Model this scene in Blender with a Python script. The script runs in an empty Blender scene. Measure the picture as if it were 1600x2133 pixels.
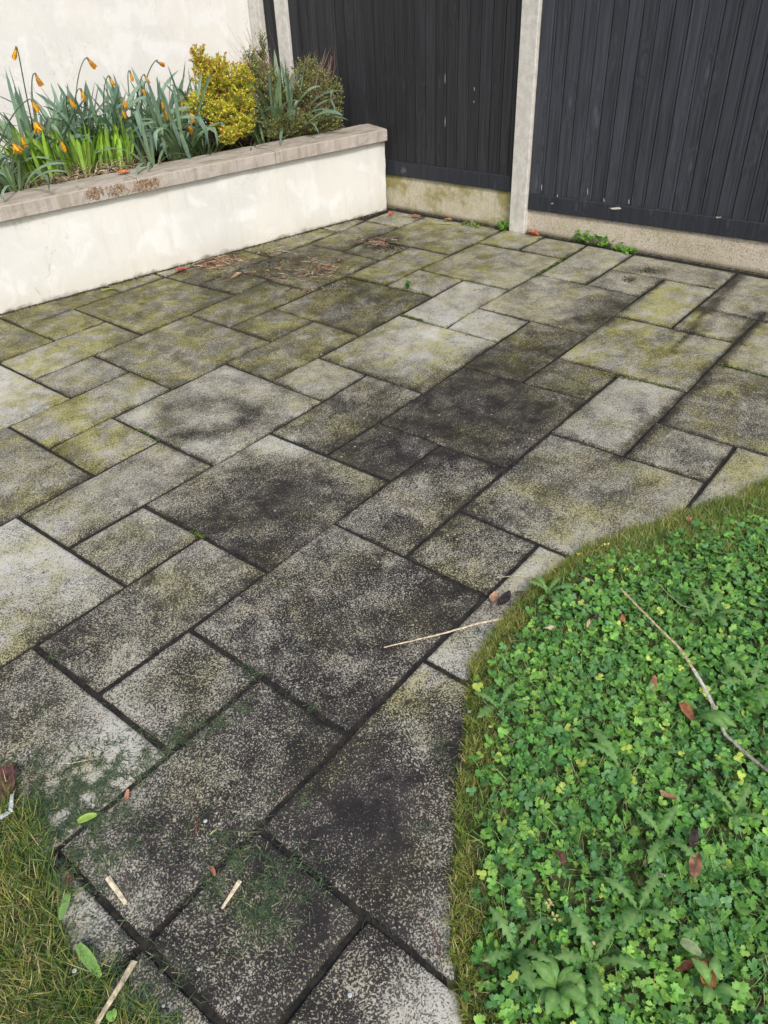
import bpy, math, random
import numpy as np
from mathutils import Vector, Matrix, Euler, noise
rnd = random.Random(11)
scene = bpy.context.scene
col = scene.collection

# ------------------------------------------------------------------ camera
RM = np.array([[0.625234,-0.779528,-0.037661],[-0.483295,-0.348841,-0.802955],[0.612788,0.520236,-0.594849]])
CP = np.array([-0.8093,-1.4245,1.5064]); FP = 1590.92; PW_, PH_ = 1600.0, 2133.0
cam_data = bpy.data.cameras.new('camera')
cam = bpy.data.objects.new('camera', cam_data); col.objects.link(cam)
cam_data.sensor_fit = 'HORIZONTAL'; cam_data.sensor_width = 36.0
cam_data.lens = FP/PW_*36.0; cam_data.clip_start = 0.05; cam_data.clip_end = 400
M3 = Matrix((RM[0], -RM[1], -RM[2])).transposed()
cam.matrix_world = Matrix.Translation(Vector(CP)) @ M3.to_4x4()
scene.camera = cam

# ------------------------------------------------------------------ light
SUN_EL, SUN_AZ = math.radians(46), math.radians(236)   # azimuth of the direction towards the sun, from +X counter-clockwise
w = bpy.data.worlds.new('World'); scene.world = w; w.use_nodes = True
wn = w.node_tree; wn.nodes.clear()
sky = wn.nodes.new('ShaderNodeTexSky'); sky.sky_type = 'NISHITA'; sky.sun_disc = False
sky.sun_elevation = SUN_EL; sky.sun_rotation = math.pi/2 - SUN_AZ
sky.air_density = 1.0; sky.dust_density = 3.0; sky.ozone_density = 1.0
hs = wn.nodes.new('ShaderNodeHueSaturation'); hs.inputs['Saturation'].default_value = 0.60
bg = wn.nodes.new('ShaderNodeBackground'); bg.inputs['Strength'].default_value = 0.135
wo = wn.nodes.new('ShaderNodeOutputWorld')
wn.links.new(sky.outputs[0], hs.inputs['Color']); wn.links.new(hs.outputs[0], bg.inputs[0]); wn.links.new(bg.outputs[0], wo.inputs[0])
sl = bpy.data.lights.new('sun', 'SUN'); sl.energy = 2.0; sl.angle = math.radians(10); sl.color = (1.0, 0.945, 0.87)
so = bpy.data.objects.new('sun', sl); col.objects.link(so)
sd = Vector((math.cos(SUN_EL)*math.cos(SUN_AZ), math.cos(SUN_EL)*math.sin(SUN_AZ), math.sin(SUN_EL)))
so.rotation_euler = (sd).to_track_quat('Z', 'Y').to_euler(); so.location = sd*30
vs = scene.view_settings; vs.view_transform = 'Standard'; vs.look = 'None'; vs.gamma = 1; vs.use_curve_mapping = False
vs.exposure = 0.20
scene.cycles.max_bounces = 6; scene.cycles.diffuse_bounces = 3; scene.cycles.transmission_bounces = 3; scene.cycles.transparent_max_bounces = 4

# ------------------------------------------------------------------ survey helpers (photo measurements -> metres in the place)
def _ray(px, py): return RM.T @ np.array([(px-PW_/2)/FP, (py-PH_/2)/FP, 1.0])
def G(px, py, z=0.0):
    d = _ray(px, py); p = CP + d*(z-CP[2])/d[2]; return Vector((p[0], p[1], z))
def OnPlane(px, py, P, n):
    d = _ray(px, py); n = np.array(n); p = CP + d*((np.array(P)-CP) @ n)/(d @ n); return Vector(p)
WA = Vector((1.03, 2.653, 0)); WB = Vector((3.575, 2.127, 0)); WD = (WB-WA).normalized(); WN = Vector((-WD.y, WD.x, 0))   # retaining wall line, WN points to the house
def Behind(px, py, d): return OnPlane(px, py, WA + WN*d, WN)          # point at distance d behind the wall face
def BedAt(px, d, z=0.485):
    lo, hi = -3.0, 4.0
    for _ in range(40):
        m = (lo+hi)/2; p = WA + WD*m + WN*d; q = RM @ (np.array((p.x, p.y, z))-CP)
        if PW_/2+FP*q[0]/q[2] < px: lo = m
        else: hi = m
    return Vector((p.x, p.y, z))

# ------------------------------------------------------------------ object helpers
def tag(o, label=None, cat=None, group=None, kind=None):
    if label: o['label'] = label
    if cat: o['category'] = cat
    if group: o['group'] = group
    if kind: o['kind'] = kind
    return o
def empty(name, loc=(0,0,0), rz=0.0, parent=None):
    o = bpy.data.objects.new(name, None); col.objects.link(o); o.location = loc; o.rotation_euler = (0,0,rz)
    o.empty_display_size = 0.05
    if parent: o.parent = parent
    return o
def mesh(name, V, F, mat=None, cols=None, smooth=False, attr='tint'):
    me = bpy.data.meshes.new(name)
    me.from_pydata([tuple(v) for v in V], [], F)
    if cols is not None:
        a = me.color_attributes.new(attr, 'FLOAT_COLOR', 'POINT')
        c = np.ones((len(V), 4), np.float32); c[:, :len(cols[0])] = cols
        a.data.foreach_set('color', c.ravel())
    if mat: me.materials.append(mat)
    if smooth: me.polygons.foreach_set('use_smooth', [True]*len(me.polygons))
    me.update(); return me
def link(name, me, parent=None, loc=None, rot=None, sc=None):
    o = bpy.data.objects.new(name, me); col.objects.link(o)
    if parent: o.parent = parent
    if loc is not None: o.location = loc
    if rot is not None: o.rotation_euler = rot
    if sc is not None: o.scale = (sc,)*3 if isinstance(sc, (int, float)) else sc
    return o
def bulk(name, tmpl, locs, rots, scales, cols, mat, smooth=False):
    """numpy: many copies of small templates in one mesh. tmpl=(V nx3, F mxk same k); rots = nx3x3"""
    TV, TF = tmpl; n = len(locs); k = len(TV)
    V = np.einsum('nij,kj->nki', rots, TV)*np.asarray(scales)[:, None, None] + np.asarray(locs)[:, None, :]
    F = (TF[None]+(np.arange(n)*k)[:, None, None]).reshape(-1, TF.shape[1])
    V = V.reshape(-1, 3)
    me = bpy.data.meshes.new(name)
    me.vertices.add(len(V)); me.vertices.foreach_set('co', V.astype(np.float32).ravel())
    m = TF.shape[1]; me.loops.add(F.size); me.loops.foreach_set('vertex_index', F.astype(np.int32).ravel())
    me.polygons.add(len(F)); me.polygons.foreach_set('loop_start', np.arange(0, F.size, m, dtype=np.int32))
    try: me.polygons.foreach_set('loop_total', np.full(len(F), m, dtype=np.int32))
    except Exception: pass
    me.update(calc_edges=True)
    a = me.color_attributes.new('tint', 'FLOAT_COLOR', 'POINT')
    c = np.ones((len(V), 4), np.float32); c[:, :3] = np.repeat(np.asarray(cols), k, axis=0)
    a.data.foreach_set('color', c.ravel())
    me.materials.append(mat)
    if smooth: me.polygons.foreach_set('use_smooth', [True]*len(me.polygons))
    return me
def joinbulk(name, parts, mat, smooth=False):
    """parts: list of (V,F,cols) numpy arrays with quads/tris of equal size"""
    Vs=[];Fs=[];Cs=[];o=0
    for V,F,c in parts:
        Vs.append(V);Fs.append(np.asarray(F)+o);Cs.append(np.tile(c,(len(V),1)) if np.ndim(c)==1 else c);o+=len(V)
    V=np.concatenate(Vs);F=np.concatenate(Fs);C=np.concatenate(Cs)
    me=bulk(name,(V,F),np.zeros((1,3)),np.eye(3)[None],[1.0],[[1,1,1]],mat,smooth)
    c=np.ones((len(V),4),np.float32);c[:,:3]=C
    me.color_attributes['tint'].data.foreach_set('color',c.ravel()); return me
def euls(rx, ry, rz):
    cx,sx,cy,sy,cz,sz = np.cos(rx),np.sin(rx),np.cos(ry),np.sin(ry),np.cos(rz),np.sin(rz)
    o = np.zeros_like(cx); i = np.ones_like(cx)
    X = np.stack([i,o,o,o,cx,-sx,o,sx,cx],1).reshape(-1,3,3)
    Y = np.stack([cy,o,sy,o,i,o,-sy,o,cy],1).reshape(-1,3,3)
    Z = np.stack([cz,-sz,o,sz,cz,o,o,o,i],1).reshape(-1,3,3)
    return Z@Y@X
def box(x0,x1,y0,y1,z0,z1,b=0.0):
    V=[(x,y,z) for z in (z0,z1) for y in (y0,y1) for x in (x0,x1)]
    F=[(0,2,3,1),(4,5,7,6),(0,1,5,4),(2,6,7,3),(0,4,6,2),(1,3,7,5)]
    return V,F
def bevel(me, w, seg=1):
    import bmesh
    bm=bmesh.new(); bm.from_mesh(me)
    bmesh.ops.bevel(bm, geom=list(bm.edges), offset=w, segments=seg, affect='EDGES', profile=0.6)
    bm.to_mesh(me); bm.free(); me.update()

# ------------------------------------------------------------------ materials
class NT:
    def __init__(s, name):
        s.m = bpy.data.materials.new(name); s.m.use_nodes = True; s.t = s.m.node_tree; s.t.nodes.clear()
        s.out = s.t.nodes.new('ShaderNodeOutputMaterial')
    def n(s, typ, props=None, **inp):
        nd = s.t.nodes.new('ShaderNode'+typ)
        for k, v in (props or {}).items(): setattr(nd, k, v)
        for k, v in inp.items():
            key = int(k[1:]) if k[0] == 'i' and k[1:].isdigit() else k.replace('_', ' ')
            s.set(nd.inputs[key], v)
        return nd
    def set(s, sock, v):
        if hasattr(v, 'is_output') : s.t.links.new(v, sock)
        elif isinstance(v, bpy.types.Node): s.t.links.new(v.outputs[0], sock)
        else: sock.default_value = v
    def noise(s, vec, scale, detail=3, rough=0.55, dist=0.0, out=0):
        return s.n('TexNoise', None, Vector=vec, Scale=scale, Detail=detail, Roughness=rough, Distortion=dist).outputs[out]
    def math(s, op, a, b=0.0, c=0.0, clamp=False):
        nd = s.n('Math', {'operation': op, 'use_clamp': clamp}); s.set(nd.inputs[0], a); s.set(nd.inputs[1], b)
        if op in ('MULTIPLY_ADD',): s.set(nd.inputs[2], c)
        return nd.outputs[0]
    def ramp(s, v, a, b, x=0.0, y=1.0):      # smooth map
        nd = s.n('MapRange', {'interpolation_type': 'SMOOTHSTEP'})
        s.set(nd.inputs[0], v)
        for i, q in enumerate((a, b, x, y)): s.set(nd.inputs[i+1], q)
        return nd.outputs[0]
    def mix(s, f, a, b, mode='MIX'):
        nd = s.n('Mix', {'data_type': 'RGBA', 'blend_type': mode})
        s.set(nd.inputs[0], f)
        for i, q in ((6, a), (7, b)):
            if isinstance(q, tuple) and len(q) == 3: q = q+(1,)
            s.set(nd.inputs[i], q)
        return nd.outputs[2]
    def bump(s, h, strength=0.5, dist=0.002, nrm=None):
        nd = s.n('Bump', None, Strength=strength, Distance=dist, Height=h)
        if nrm is not None: s.set(nd.inputs['Normal'], nrm)
        return nd.outputs[0]
    def pbr(s, color, rough=0.9, spec=0.3, normal=None, trans=0.0):
        p = s.n('BsdfPrincipled'); 
        if isinstance(color, tuple) and len(color)==3: color = color+(1,)
        s.set(p.inputs['Base Color'], color); s.set(p.inputs['Roughness'], rough); s.set(p.inputs['Specular IOR Level'], spec)
        if normal is not None: s.set(p.inputs['Normal'], normal)
        if trans > 0:
            t = s.n('BsdfTranslucent'); s.set(t.inputs[0], color)
            mx = s.n('MixShader'); s.set(mx.inputs[0], trans); s.t.links.new(p.outputs[0], mx.inputs[1]); s.t.links.new(t.outputs[0], mx.inputs[2])
            s.t.links.new(mx.outputs[0], s.out.inputs[0])
        else: s.t.links.new(p.outputs[0], s.out.inputs[0])
        return s.m
def vmap(t, vec, scale=(1,1,1), loc=(0,0,0), rot=(0,0,0)):
    nd = t.n('Mapping', None, Vector=vec, Scale=scale, Location=loc, Rotation=rot); return nd.outputs[0]

def mat_slab():
    t = NT('weathered_riven_paving')
    P = t.n('NewGeometry').outputs['Position']; oi = t.n('ObjectInfo').outputs['Random']
    off = t.n('CombineXYZ'); t.set(off.inputs[2], t.math('MULTIPLY', oi, 7.0))
    va = t.n('VectorMath', {'operation':'ADD'}); t.set(va.inputs[0], P); t.set(va.inputs[1], off.outputs[0]); V = va.outputs[0]
    rot = t.math('MULTIPLY', oi, 6.28)
    vr = t.n('VectorRotate', {'rotation_type':'Z_AXIS'}); t.set(vr.inputs['Vector'], V); t.set(vr.inputs['Angle'], rot); VR = vr.outputs[0]
    at = t.n('Attribute', {'attribute_name':'st'}); sep = t.n('SeparateColor'); t.t.links.new(at.outputs['Color'], sep.inputs[0])
    dark, green, pale = sep.outputs[0], sep.outputs[1], sep.outputs[2]
    wv = t.noise(VR, 14, 3, 0.6, 0.0, 1)
    VS = vmap(t, VR, (1.0, 0.85, 1.0))
    wadd = t.n('VectorMath', {'operation':'MULTIPLY_ADD'}); t.set(wadd.inputs[0], wv); wadd.inputs[1].default_value = (0.035,)*3; t.set(wadd.inputs[2], VS)
    fl = t.noise(wadd.outputs[0], 262, 1.5, 0.58, 0.4)
    fl2 = t.noise(V, 330, 1.0, 0.5)
    mid = t.noise(V, 11, 4, 0.6, 0.4); mid2 = t.noise(VS, 24, 3, 0.6); big = t.noise(V, 3.1, 3, 0.55)
    rip = t.noise(vmap(t, VR, (1, 3.2, 1)), 26, 3, 0.6, 0.8)
    # coverage of pale stone showing through the black growth
    h = t.math('ADD', fl, t.math('MULTIPLY', t.math('SUBTRACT', fl2, 0.5), 0.22))
    h = t.math('ADD', h, t.math('MULTIPLY', t.math('SUBTRACT', mid, 0.5), 0.44))
    h = t.math('ADD', h, t.math('MULTIPLY', t.math('SUBTRACT', rip, 0.5), 0.20))
    h = t.math('ADD', h, t.math('MULTIPLY', t.math('SUBTRACT', big, 0.5), 0.24))
    th = t.n('MapRange'); t.set(th.inputs[0], dark)
    for i, q in enumerate((0.0, 1.0, 0.345, 0.622)): th.inputs[i+1].default_value = q
    d = t.math('SUBTRACT', h, th.outputs[0])
    grit = at.outputs['Alpha']
    wd_ = t.math('MULTIPLY_ADD', grit, -0.14, 0.185)
    dd_ = t.math('DIVIDE', d, wd_)
    cov = t.ramp(dd_, -1.0, 1.0)
    l1 = t.mix(t.ramp(mid2, 0.35, 0.68), (0.27,0.262,0.235), (0.43,0.415,0.36))
    l1 = t.mix(t.ramp(t.noise(V, 7, 3, 0.6), 0.45, 0.7), l1, (0.43,0.39,0.30))
    l1 = t.mix(t.math('MULTIPLY', t.ramp(pale, 0.0, 1.0), 0.8), l1, (0.63,0.63,0.62))
    gm = t.math('MULTIPLY', t.math('MULTIPLY', green, 1.75), t.ramp(t.math('ADD', t.noise(V, 9, 5, 0.65), t.math('MULTIPLY', t.math('SUBTRACT', fl, 0.5), 0.5)), 0.40, 0.64), clamp=True)
    l1 = t.mix(t.math('MULTIPLY', gm, 1.0), l1, (0.34,0.32,0.035))
    dk = t.mix(t.ramp(mid, 0.3, 0.7), (0.015,0.013,0.015), (0.046,0.039,0.037))
    dk = t.mix(t.math('MULTIPLY', green, 0.5), dk, (0.060,0.056,0.020))
    l1 = t.mix(t.ramp(d, 0.02, 0.17, 0, 0.72), t.mix(0.42, l1, (0.10,0.092,0.06)), t.mix(0.42, l1, (0.68,0.66,0.57)))
    far = t.math('MULTIPLY', dark, 0.16)
    l2 = t.mix(far, l1, (0.15,0.135,0.11))
    soft = t.mix(0.30, dk, l1)     # thin film where stone is mostly clean
    dk2 = t.mix(t.ramp(dark, 0.75, 0.15), dk, soft)
    c = t.mix(cov, dk2, l2)
    # sparse white lichen spots and dark pits
    vo = t.n('TexVoronoi', {'feature':'F1'}, Vector=V, Scale=26.0, Randomness=1.0)
    pick = t.math('GREATER_THAN', t.n('SeparateColor', None, i0=vo.outputs['Color']).outputs[0], 0.80)
    spot = t.math('MULTIPLY', t.ramp(vo.outputs['Distance'], 0.13, 0.07), pick)
    c = t.mix(t.math('MULTIPLY', spot, 0.7), c, (0.55,0.54,0.45))
    c = t.mix(t.ramp(t.noise(V, 60, 2, 0.5), 0.68, 0.78), c, (0.045,0.04,0.035))
    hs_ = t.math('ADD', t.math('MULTIPLY', cov, 0.5), t.math('MULTIPLY', fl, 0.8)); hs_ = t.math('ADD', hs_, t.math('MULTIPLY', rip, 1.6))
    nrm = t.bump(hs_, 0.55, 0.0022)
    return t.pbr(c, t.ramp(cov, 0, 1, 0.62, 0.9), 0.35, nrm)

def mat_simple(name, c1, c2, scale=20, rough=0.9, bump=0.3, bdist=0.003, detail=5, spec=0.3, lo=0.35, hi=0.65):
    t = NT(name); P = t.n('NewGeometry').outputs['Position']
    n = t.noise(P, scale, detail, 0.65)
    return t.pbr(t.mix(t.ramp(n, lo, hi), c1, c2), rough, spec, t.bump(n, bump, bdist))

def mat_attr(name, rough=0.6, trans=0.25, spec=0.3, var=0.25, scale=60, bump=0.0):
    t = NT(name); P = t.n('NewGeometry').outputs['Position']
    a = t.n('Attribute', {'attribute_name':'tint'}).outputs['Color']
    n = t.noise(P, scale, 3, 0.6)
    f = t.ramp(n, 0.3, 0.7, 1-var, 1+var)
    m = t.n('VectorMath', {'operation':'SCALE'}); t.set(m.inputs[0], a); t.set(m.inputs['Scale'], f)
    return t.pbr(m.outputs[0], rough, spec, t.bump(n, bump, 0.002) if bump else None, trans)

def mat_render(name, base, dirt, low, zbase, seed=0.0):
    t = NT(name); P = t.n('NewGeometry').outputs['Position']; z = t.n('SeparateXYZ', None, i0=P).outputs[2]
    n1 = t.noise(P, 2.6, 5, 0.6, 0.5); n2 = t.noise(P, 11, 5, 0.65); n3 = t.noise(P, 160, 2, 0.5); n4 = t.noise(vmap(t, P, (6, 6, 0.7)), 3.0, 4, 0.6)
    c = t.mix(t.ramp(n1, 0.38, 0.66), base, tuple(x*y for x, y in zip(base, (0.93,0.945,0.96))))
    c = t.mix(t.ramp(t.noise(P, 5.5, 4, 0.6, 0.8), 0.48, 0.66, 0, 0.8), c, (0.86,0.86,0.845))
    c = t.mix(t.ramp(n4, 0.50, 0.78, 0, 0.28), c, dirt)
    hh = t.math('ADD', z, t.math('MULTIPLY', t.math('SUBTRACT', n2, 0.5), 0.10))
    c = t.mix(t.math('MULTIPLY', t.ramp(hh, zbase+0.16, zbase-0.01), low*1.2), c, dirt)
    c = t.mix(t.math('MULTIPLY', t.ramp(hh, zbase+0.025, zbase-0.01), 0.8), c, (0.13,0.12,0.06))
    rg = t.math('ABSOLUTE', t.math('SUBTRACT', t.noise(vmap(t, P, (1,1,.55)), 2.1, 6, 0.6, 0.3), 0.5)); ck = t.math('MULTIPLY', t.ramp(rg, 0.0035, 0.0008), t.ramp(t.noise(P, 1.3, 1, 0.5), 0.52, 0.60))
    c = t.mix(t.math('MULTIPLY', ck, 0.30), c, (0.35,0.31,0.25))
    c = t.mix(t.math('MULTIPLY', t.ramp(t.math('ADD', z, t.math('MULTIPLY', n4, 0.05)), 0.42, 0.50, 0, low), 0.5), c, dirt)
    pit = t.ramp(t.noise(P, 75, 2, 0.5), 0.70, 0.76)
    c = t.mix(t.math('MULTIPLY', pit, 0.35), c, (0.4,0.36,0.28))
    return t.pbr(c, 0.92, 0.25, t.bump(t.math('ADD', n3, t.math('MULTIPLY', n2, 3.0)), 0.35, 0.003))

def mat_concrete(name, c1, c2, moss=0.0, pits=0.0):
    t = NT(name); P = t.n('NewGeometry').outputs['Position']; z = t.n('SeparateXYZ', None, i0=P).outputs[2]
    n1 = t.noise(P, 22, 4, 0.7); n2 = t.noise(P, 240, 2, 0.6); n3 = t.noise(P, 5, 4, 0.6); n4 = t.noise(vmap(t, P, (1,1,0.15)), 22, 3, 0.6)
    c = t.mix(t.ramp(n1, 0.35, 0.65), c1, c2)
    c = t.mix(t.ramp(n2, 0.55, 0.7, 0, 0.5), c, tuple(x*0.55 for x in c1))
    c = t.mix(t.ramp(n2, 0.46, 0.34, 0, 0.7), c, (0.80,0.78,0.72))
    c = t.mix(t.ramp(n4, 0.55, 0.75, 0, 0.35), c, tuple(x*0.6 for x in c1))
    if moss:
        c = t.mix(t.math('MULTIPLY', t.ramp(t.math('ADD', n3, t.math('MULTIPLY', t.math('SUBTRACT', n1, 0.5), 0.4)), 0.42, 0.62), moss), c, (0.26,0.23,0.055))
        c = t.mix(t.math('MULTIPLY', t.ramp(z, 0.03, 0.0), 0.7), c, (0.06,0.055,0.03))
    h = t.math('ADD', n2, t.math('MULTIPLY', n1, 2))
    if pits:
        pn = t.ramp(t.math('ADD', t.noise(P, 130, 3, 0.6), t.math('MULTIPLY', t.math('SUBTRACT', n1, 0.5), 0.35)), 0.52, 0.66, 0, 0.6)
        pn = t.math('MULTIPLY', pn, pits)
        c = t.mix(pn, c, (0.24,0.18,0.12)); h = t.math('SUBTRACT', h, t.math('MULTIPLY', pn, 4))
    return t.pbr(c, 0.93, 0.25, t.bump(h, 0.5, 0.0035))

def mat_wood(name, base, light, rough):
    t = NT(name); tc = t.n('TexCoord').outputs['Object']; oi = t.n('ObjectInfo').outputs['Random']
    off = t.n('CombineXYZ'); t.set(off.inputs[0], t.math('MULTIPLY', oi, 31.0)); t.set(off.inputs[2], t.math('MULTIPLY', oi, 17.0))
    va = t.n('VectorMath', {'operation':'ADD'}); t.set(va.inputs[0], tc); t.set(va.inputs[1], off.outputs[0]); V = va.outputs[0]
    kn = t.n('TexVoronoi', {'feature':'F1'}, Vector=vmap(t, V, (11, 11, 3.6)), Scale=1.0, Randomness=1.0)
    kpick = t.math('GREATER_THAN', t.n('SeparateColor', None, i0=kn.outputs['Color']).outputs[0], 0.62)
    kd = kn.outputs['Distance']
    bend = t.math('MULTIPLY', t.ramp(kd, 0.55, 0.0), kpick)
    gv = t.n('VectorMath', {'operation':'ADD'}); t.set(gv.inputs[0], vmap(t, V, (42, 42, 1.3))); cb = t.n('CombineXYZ'); t.set(cb.inputs[0], t.math('MULTIPLY', bend, 2.4)); t.set(gv.inputs[1], cb.outputs[0])
    g = t.noise(gv.outputs[0], 1.7, 4, 0.65, 0.6)
    g2 = t.noise(vmap(t, V, (190, 190, 3)), 1.0, 3, 0.6)
    c = t.mix(t.ramp(g, 0.34, 0.68), base, light)
    c = t.mix(t.ramp(g2, 0.55, 0.75, 0, 0.45), c, tuple(x*1.5 for x in light))
    c = t.mix(t.math('MULTIPLY', t.ramp(kd, 0.16, 0.05), kpick), c, tuple(x*1.35 for x in light))
    f = t.ramp(oi, 0, 1, 0.86, 1.16)
    m = t.n('VectorMath', {'operation':'SCALE'}); t.set(m.inputs[0], c); t.set(m.inputs['Scale'], f); c = m.outputs[0]
    P = t.n('NewGeometry').outputs['Position']
    sc_ = t.ramp(t.noise(vmap(t, P, (70, 70, 9)), 1.0, 3, 0.6), 0.79, 0.82)
    c = t.mix(t.math('MULTIPLY', sc_, 0.35), c, (0.42,0.40,0.36))
    hgt = t.math('ADD', g, t.math('MULTIPLY', g2, 0.6)); hgt = t.math('ADD', hgt, t.math('MULTIPLY', bend, 0.8))
    return t.pbr(c, rough, 0.42, t.bump(hgt, 0.35, 0.002))

MS = mat_slab()
M_joint = mat_simple('dark_joint_dirt', (0.012,0.012,0.014), (0.036,0.033,0.026), 60, 0.95, 0.6, 0.004)
M_render = mat_render('cream_render', (0.79,0.78,0.735), (0.60,0.56,0.46), 0.38, 0.0)
M_house = mat_render('house_render', (0.81,0.79,0.75), (0.70,0.65,0.56), 0.1, -0.5)
M_post = mat_concrete('post_concrete', (0.56,0.535,0.49), (0.70,0.68,0.63))
M_gravelL = mat_concrete('mossy_base_concrete', (0.52,0.46,0.32), (0.62,0.57,0.43), moss=0.8)
M_gravelR = mat_concrete('pitted_base_concrete', (0.58,0.50,0.39), (0.69,0.62,0.50), moss=0.25, pits=1.0)
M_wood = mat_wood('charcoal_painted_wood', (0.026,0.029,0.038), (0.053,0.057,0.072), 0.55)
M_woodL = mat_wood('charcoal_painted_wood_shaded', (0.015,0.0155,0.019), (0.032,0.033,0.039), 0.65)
M_leaf = mat_attr('fresh_leaf', 0.5, 0.30, 0.38, 0.18, 90)
M_dead = mat_attr('dead_leaf', 0.75, 0.1, 0.2, 0.4, 70, 0.5)
M_stick = mat_attr('dry_stem', 0.7, 0.0, 0.25, 0.35, 110, 0.4)
M_petal = mat_attr('petal', 0.55, 0.3, 0.25, 0.2, 60)
def mat_soil():
    t = NT('bark_and_soil'); P = t.n('NewGeometry').outputs['Position']
    n = t.noise(P, 30, 6, 0.7); v = t.n('TexVoronoi', None, Vector=P, Scale=55.0)
    c = t.mix(t.ramp(n, 0.35, 0.65), (0.012,0.009,0.007), (0.06,0.04,0.028))
    return t.pbr(c, 0.95, 0.15, t.bump(t.math('ADD', n, v.outputs['Distance']), 0.9, 0.01))
M_soil = mat_soil()
def mat_coping():
    t = NT('coping_stone'); P = t.n('NewGeometry').outputs['Position']; Nn = t.n('NewGeometry').outputs['Normal']
    nz = t.n('SeparateXYZ', None, i0=Nn).outputs[2]
    n1 = t.noise(P, 9, 5, 0.65, 0.5); n2 = t.noise(vmap(t, P, (26, 26, 4)), 1.0, 4, 0.6, 0.3); n3 = t.noise(P, 120, 3, 0.6)
    n5 = t.noise(vmap(t, P, (2.2,9,1)), 3.0, 4, 0.6, 0.6)
    front = t.mix(t.ramp(n2, 0.40, 0.66), (0.50,0.455,0.41), (0.38,0.33,0.27))
    front = t.mix(t.ramp(n1, 0.55, 0.75), front, (0.56,0.53,0.50))
    top = t.mix(t.ramp(n5, 0.38, 0.66), (0.46,0.415,0.365), (0.34,0.29,0.23))
    top = t.mix(t.ramp(n1, 0.50, 0.72, 0, 0.7), top, (0.20,0.185,0.07))
    c = t.mix(t.ramp(nz, 0.4, 0.8), front, top)
    c = t.mix(t.ramp(n3, 0.6, 0.75, 0, 0.5), c, (0.16,0.13,0.10))
    return t.pbr(c, 0.88, 0.3, t.bump(t.math('ADD', t.math('MULTIPLY', n2, 2.5), n3), 0.6, 0.004))
M_cope = mat_coping()

# ------------------------------------------------------------------ ground
def sheet(name, x0, x1, y0, y1, z, mat):
    return tag(link(name, mesh(name, [(x0,y0,z),(x1,y0,z),(x1,y1,z),(x0,y1,z)], [(0,1,2,3)], mat)), kind='structure')
M_ground = mat_simple('rough_ground', (0.03,0.045,0.012), (0.07,0.08,0.03), 8)
sheet('ground', -150, 150, -150, 150, -0.09, M_ground)
sheet('joint_bed', -2.3, 3.66, -2.2, 3.0, -0.0085, M_joint)

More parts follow.
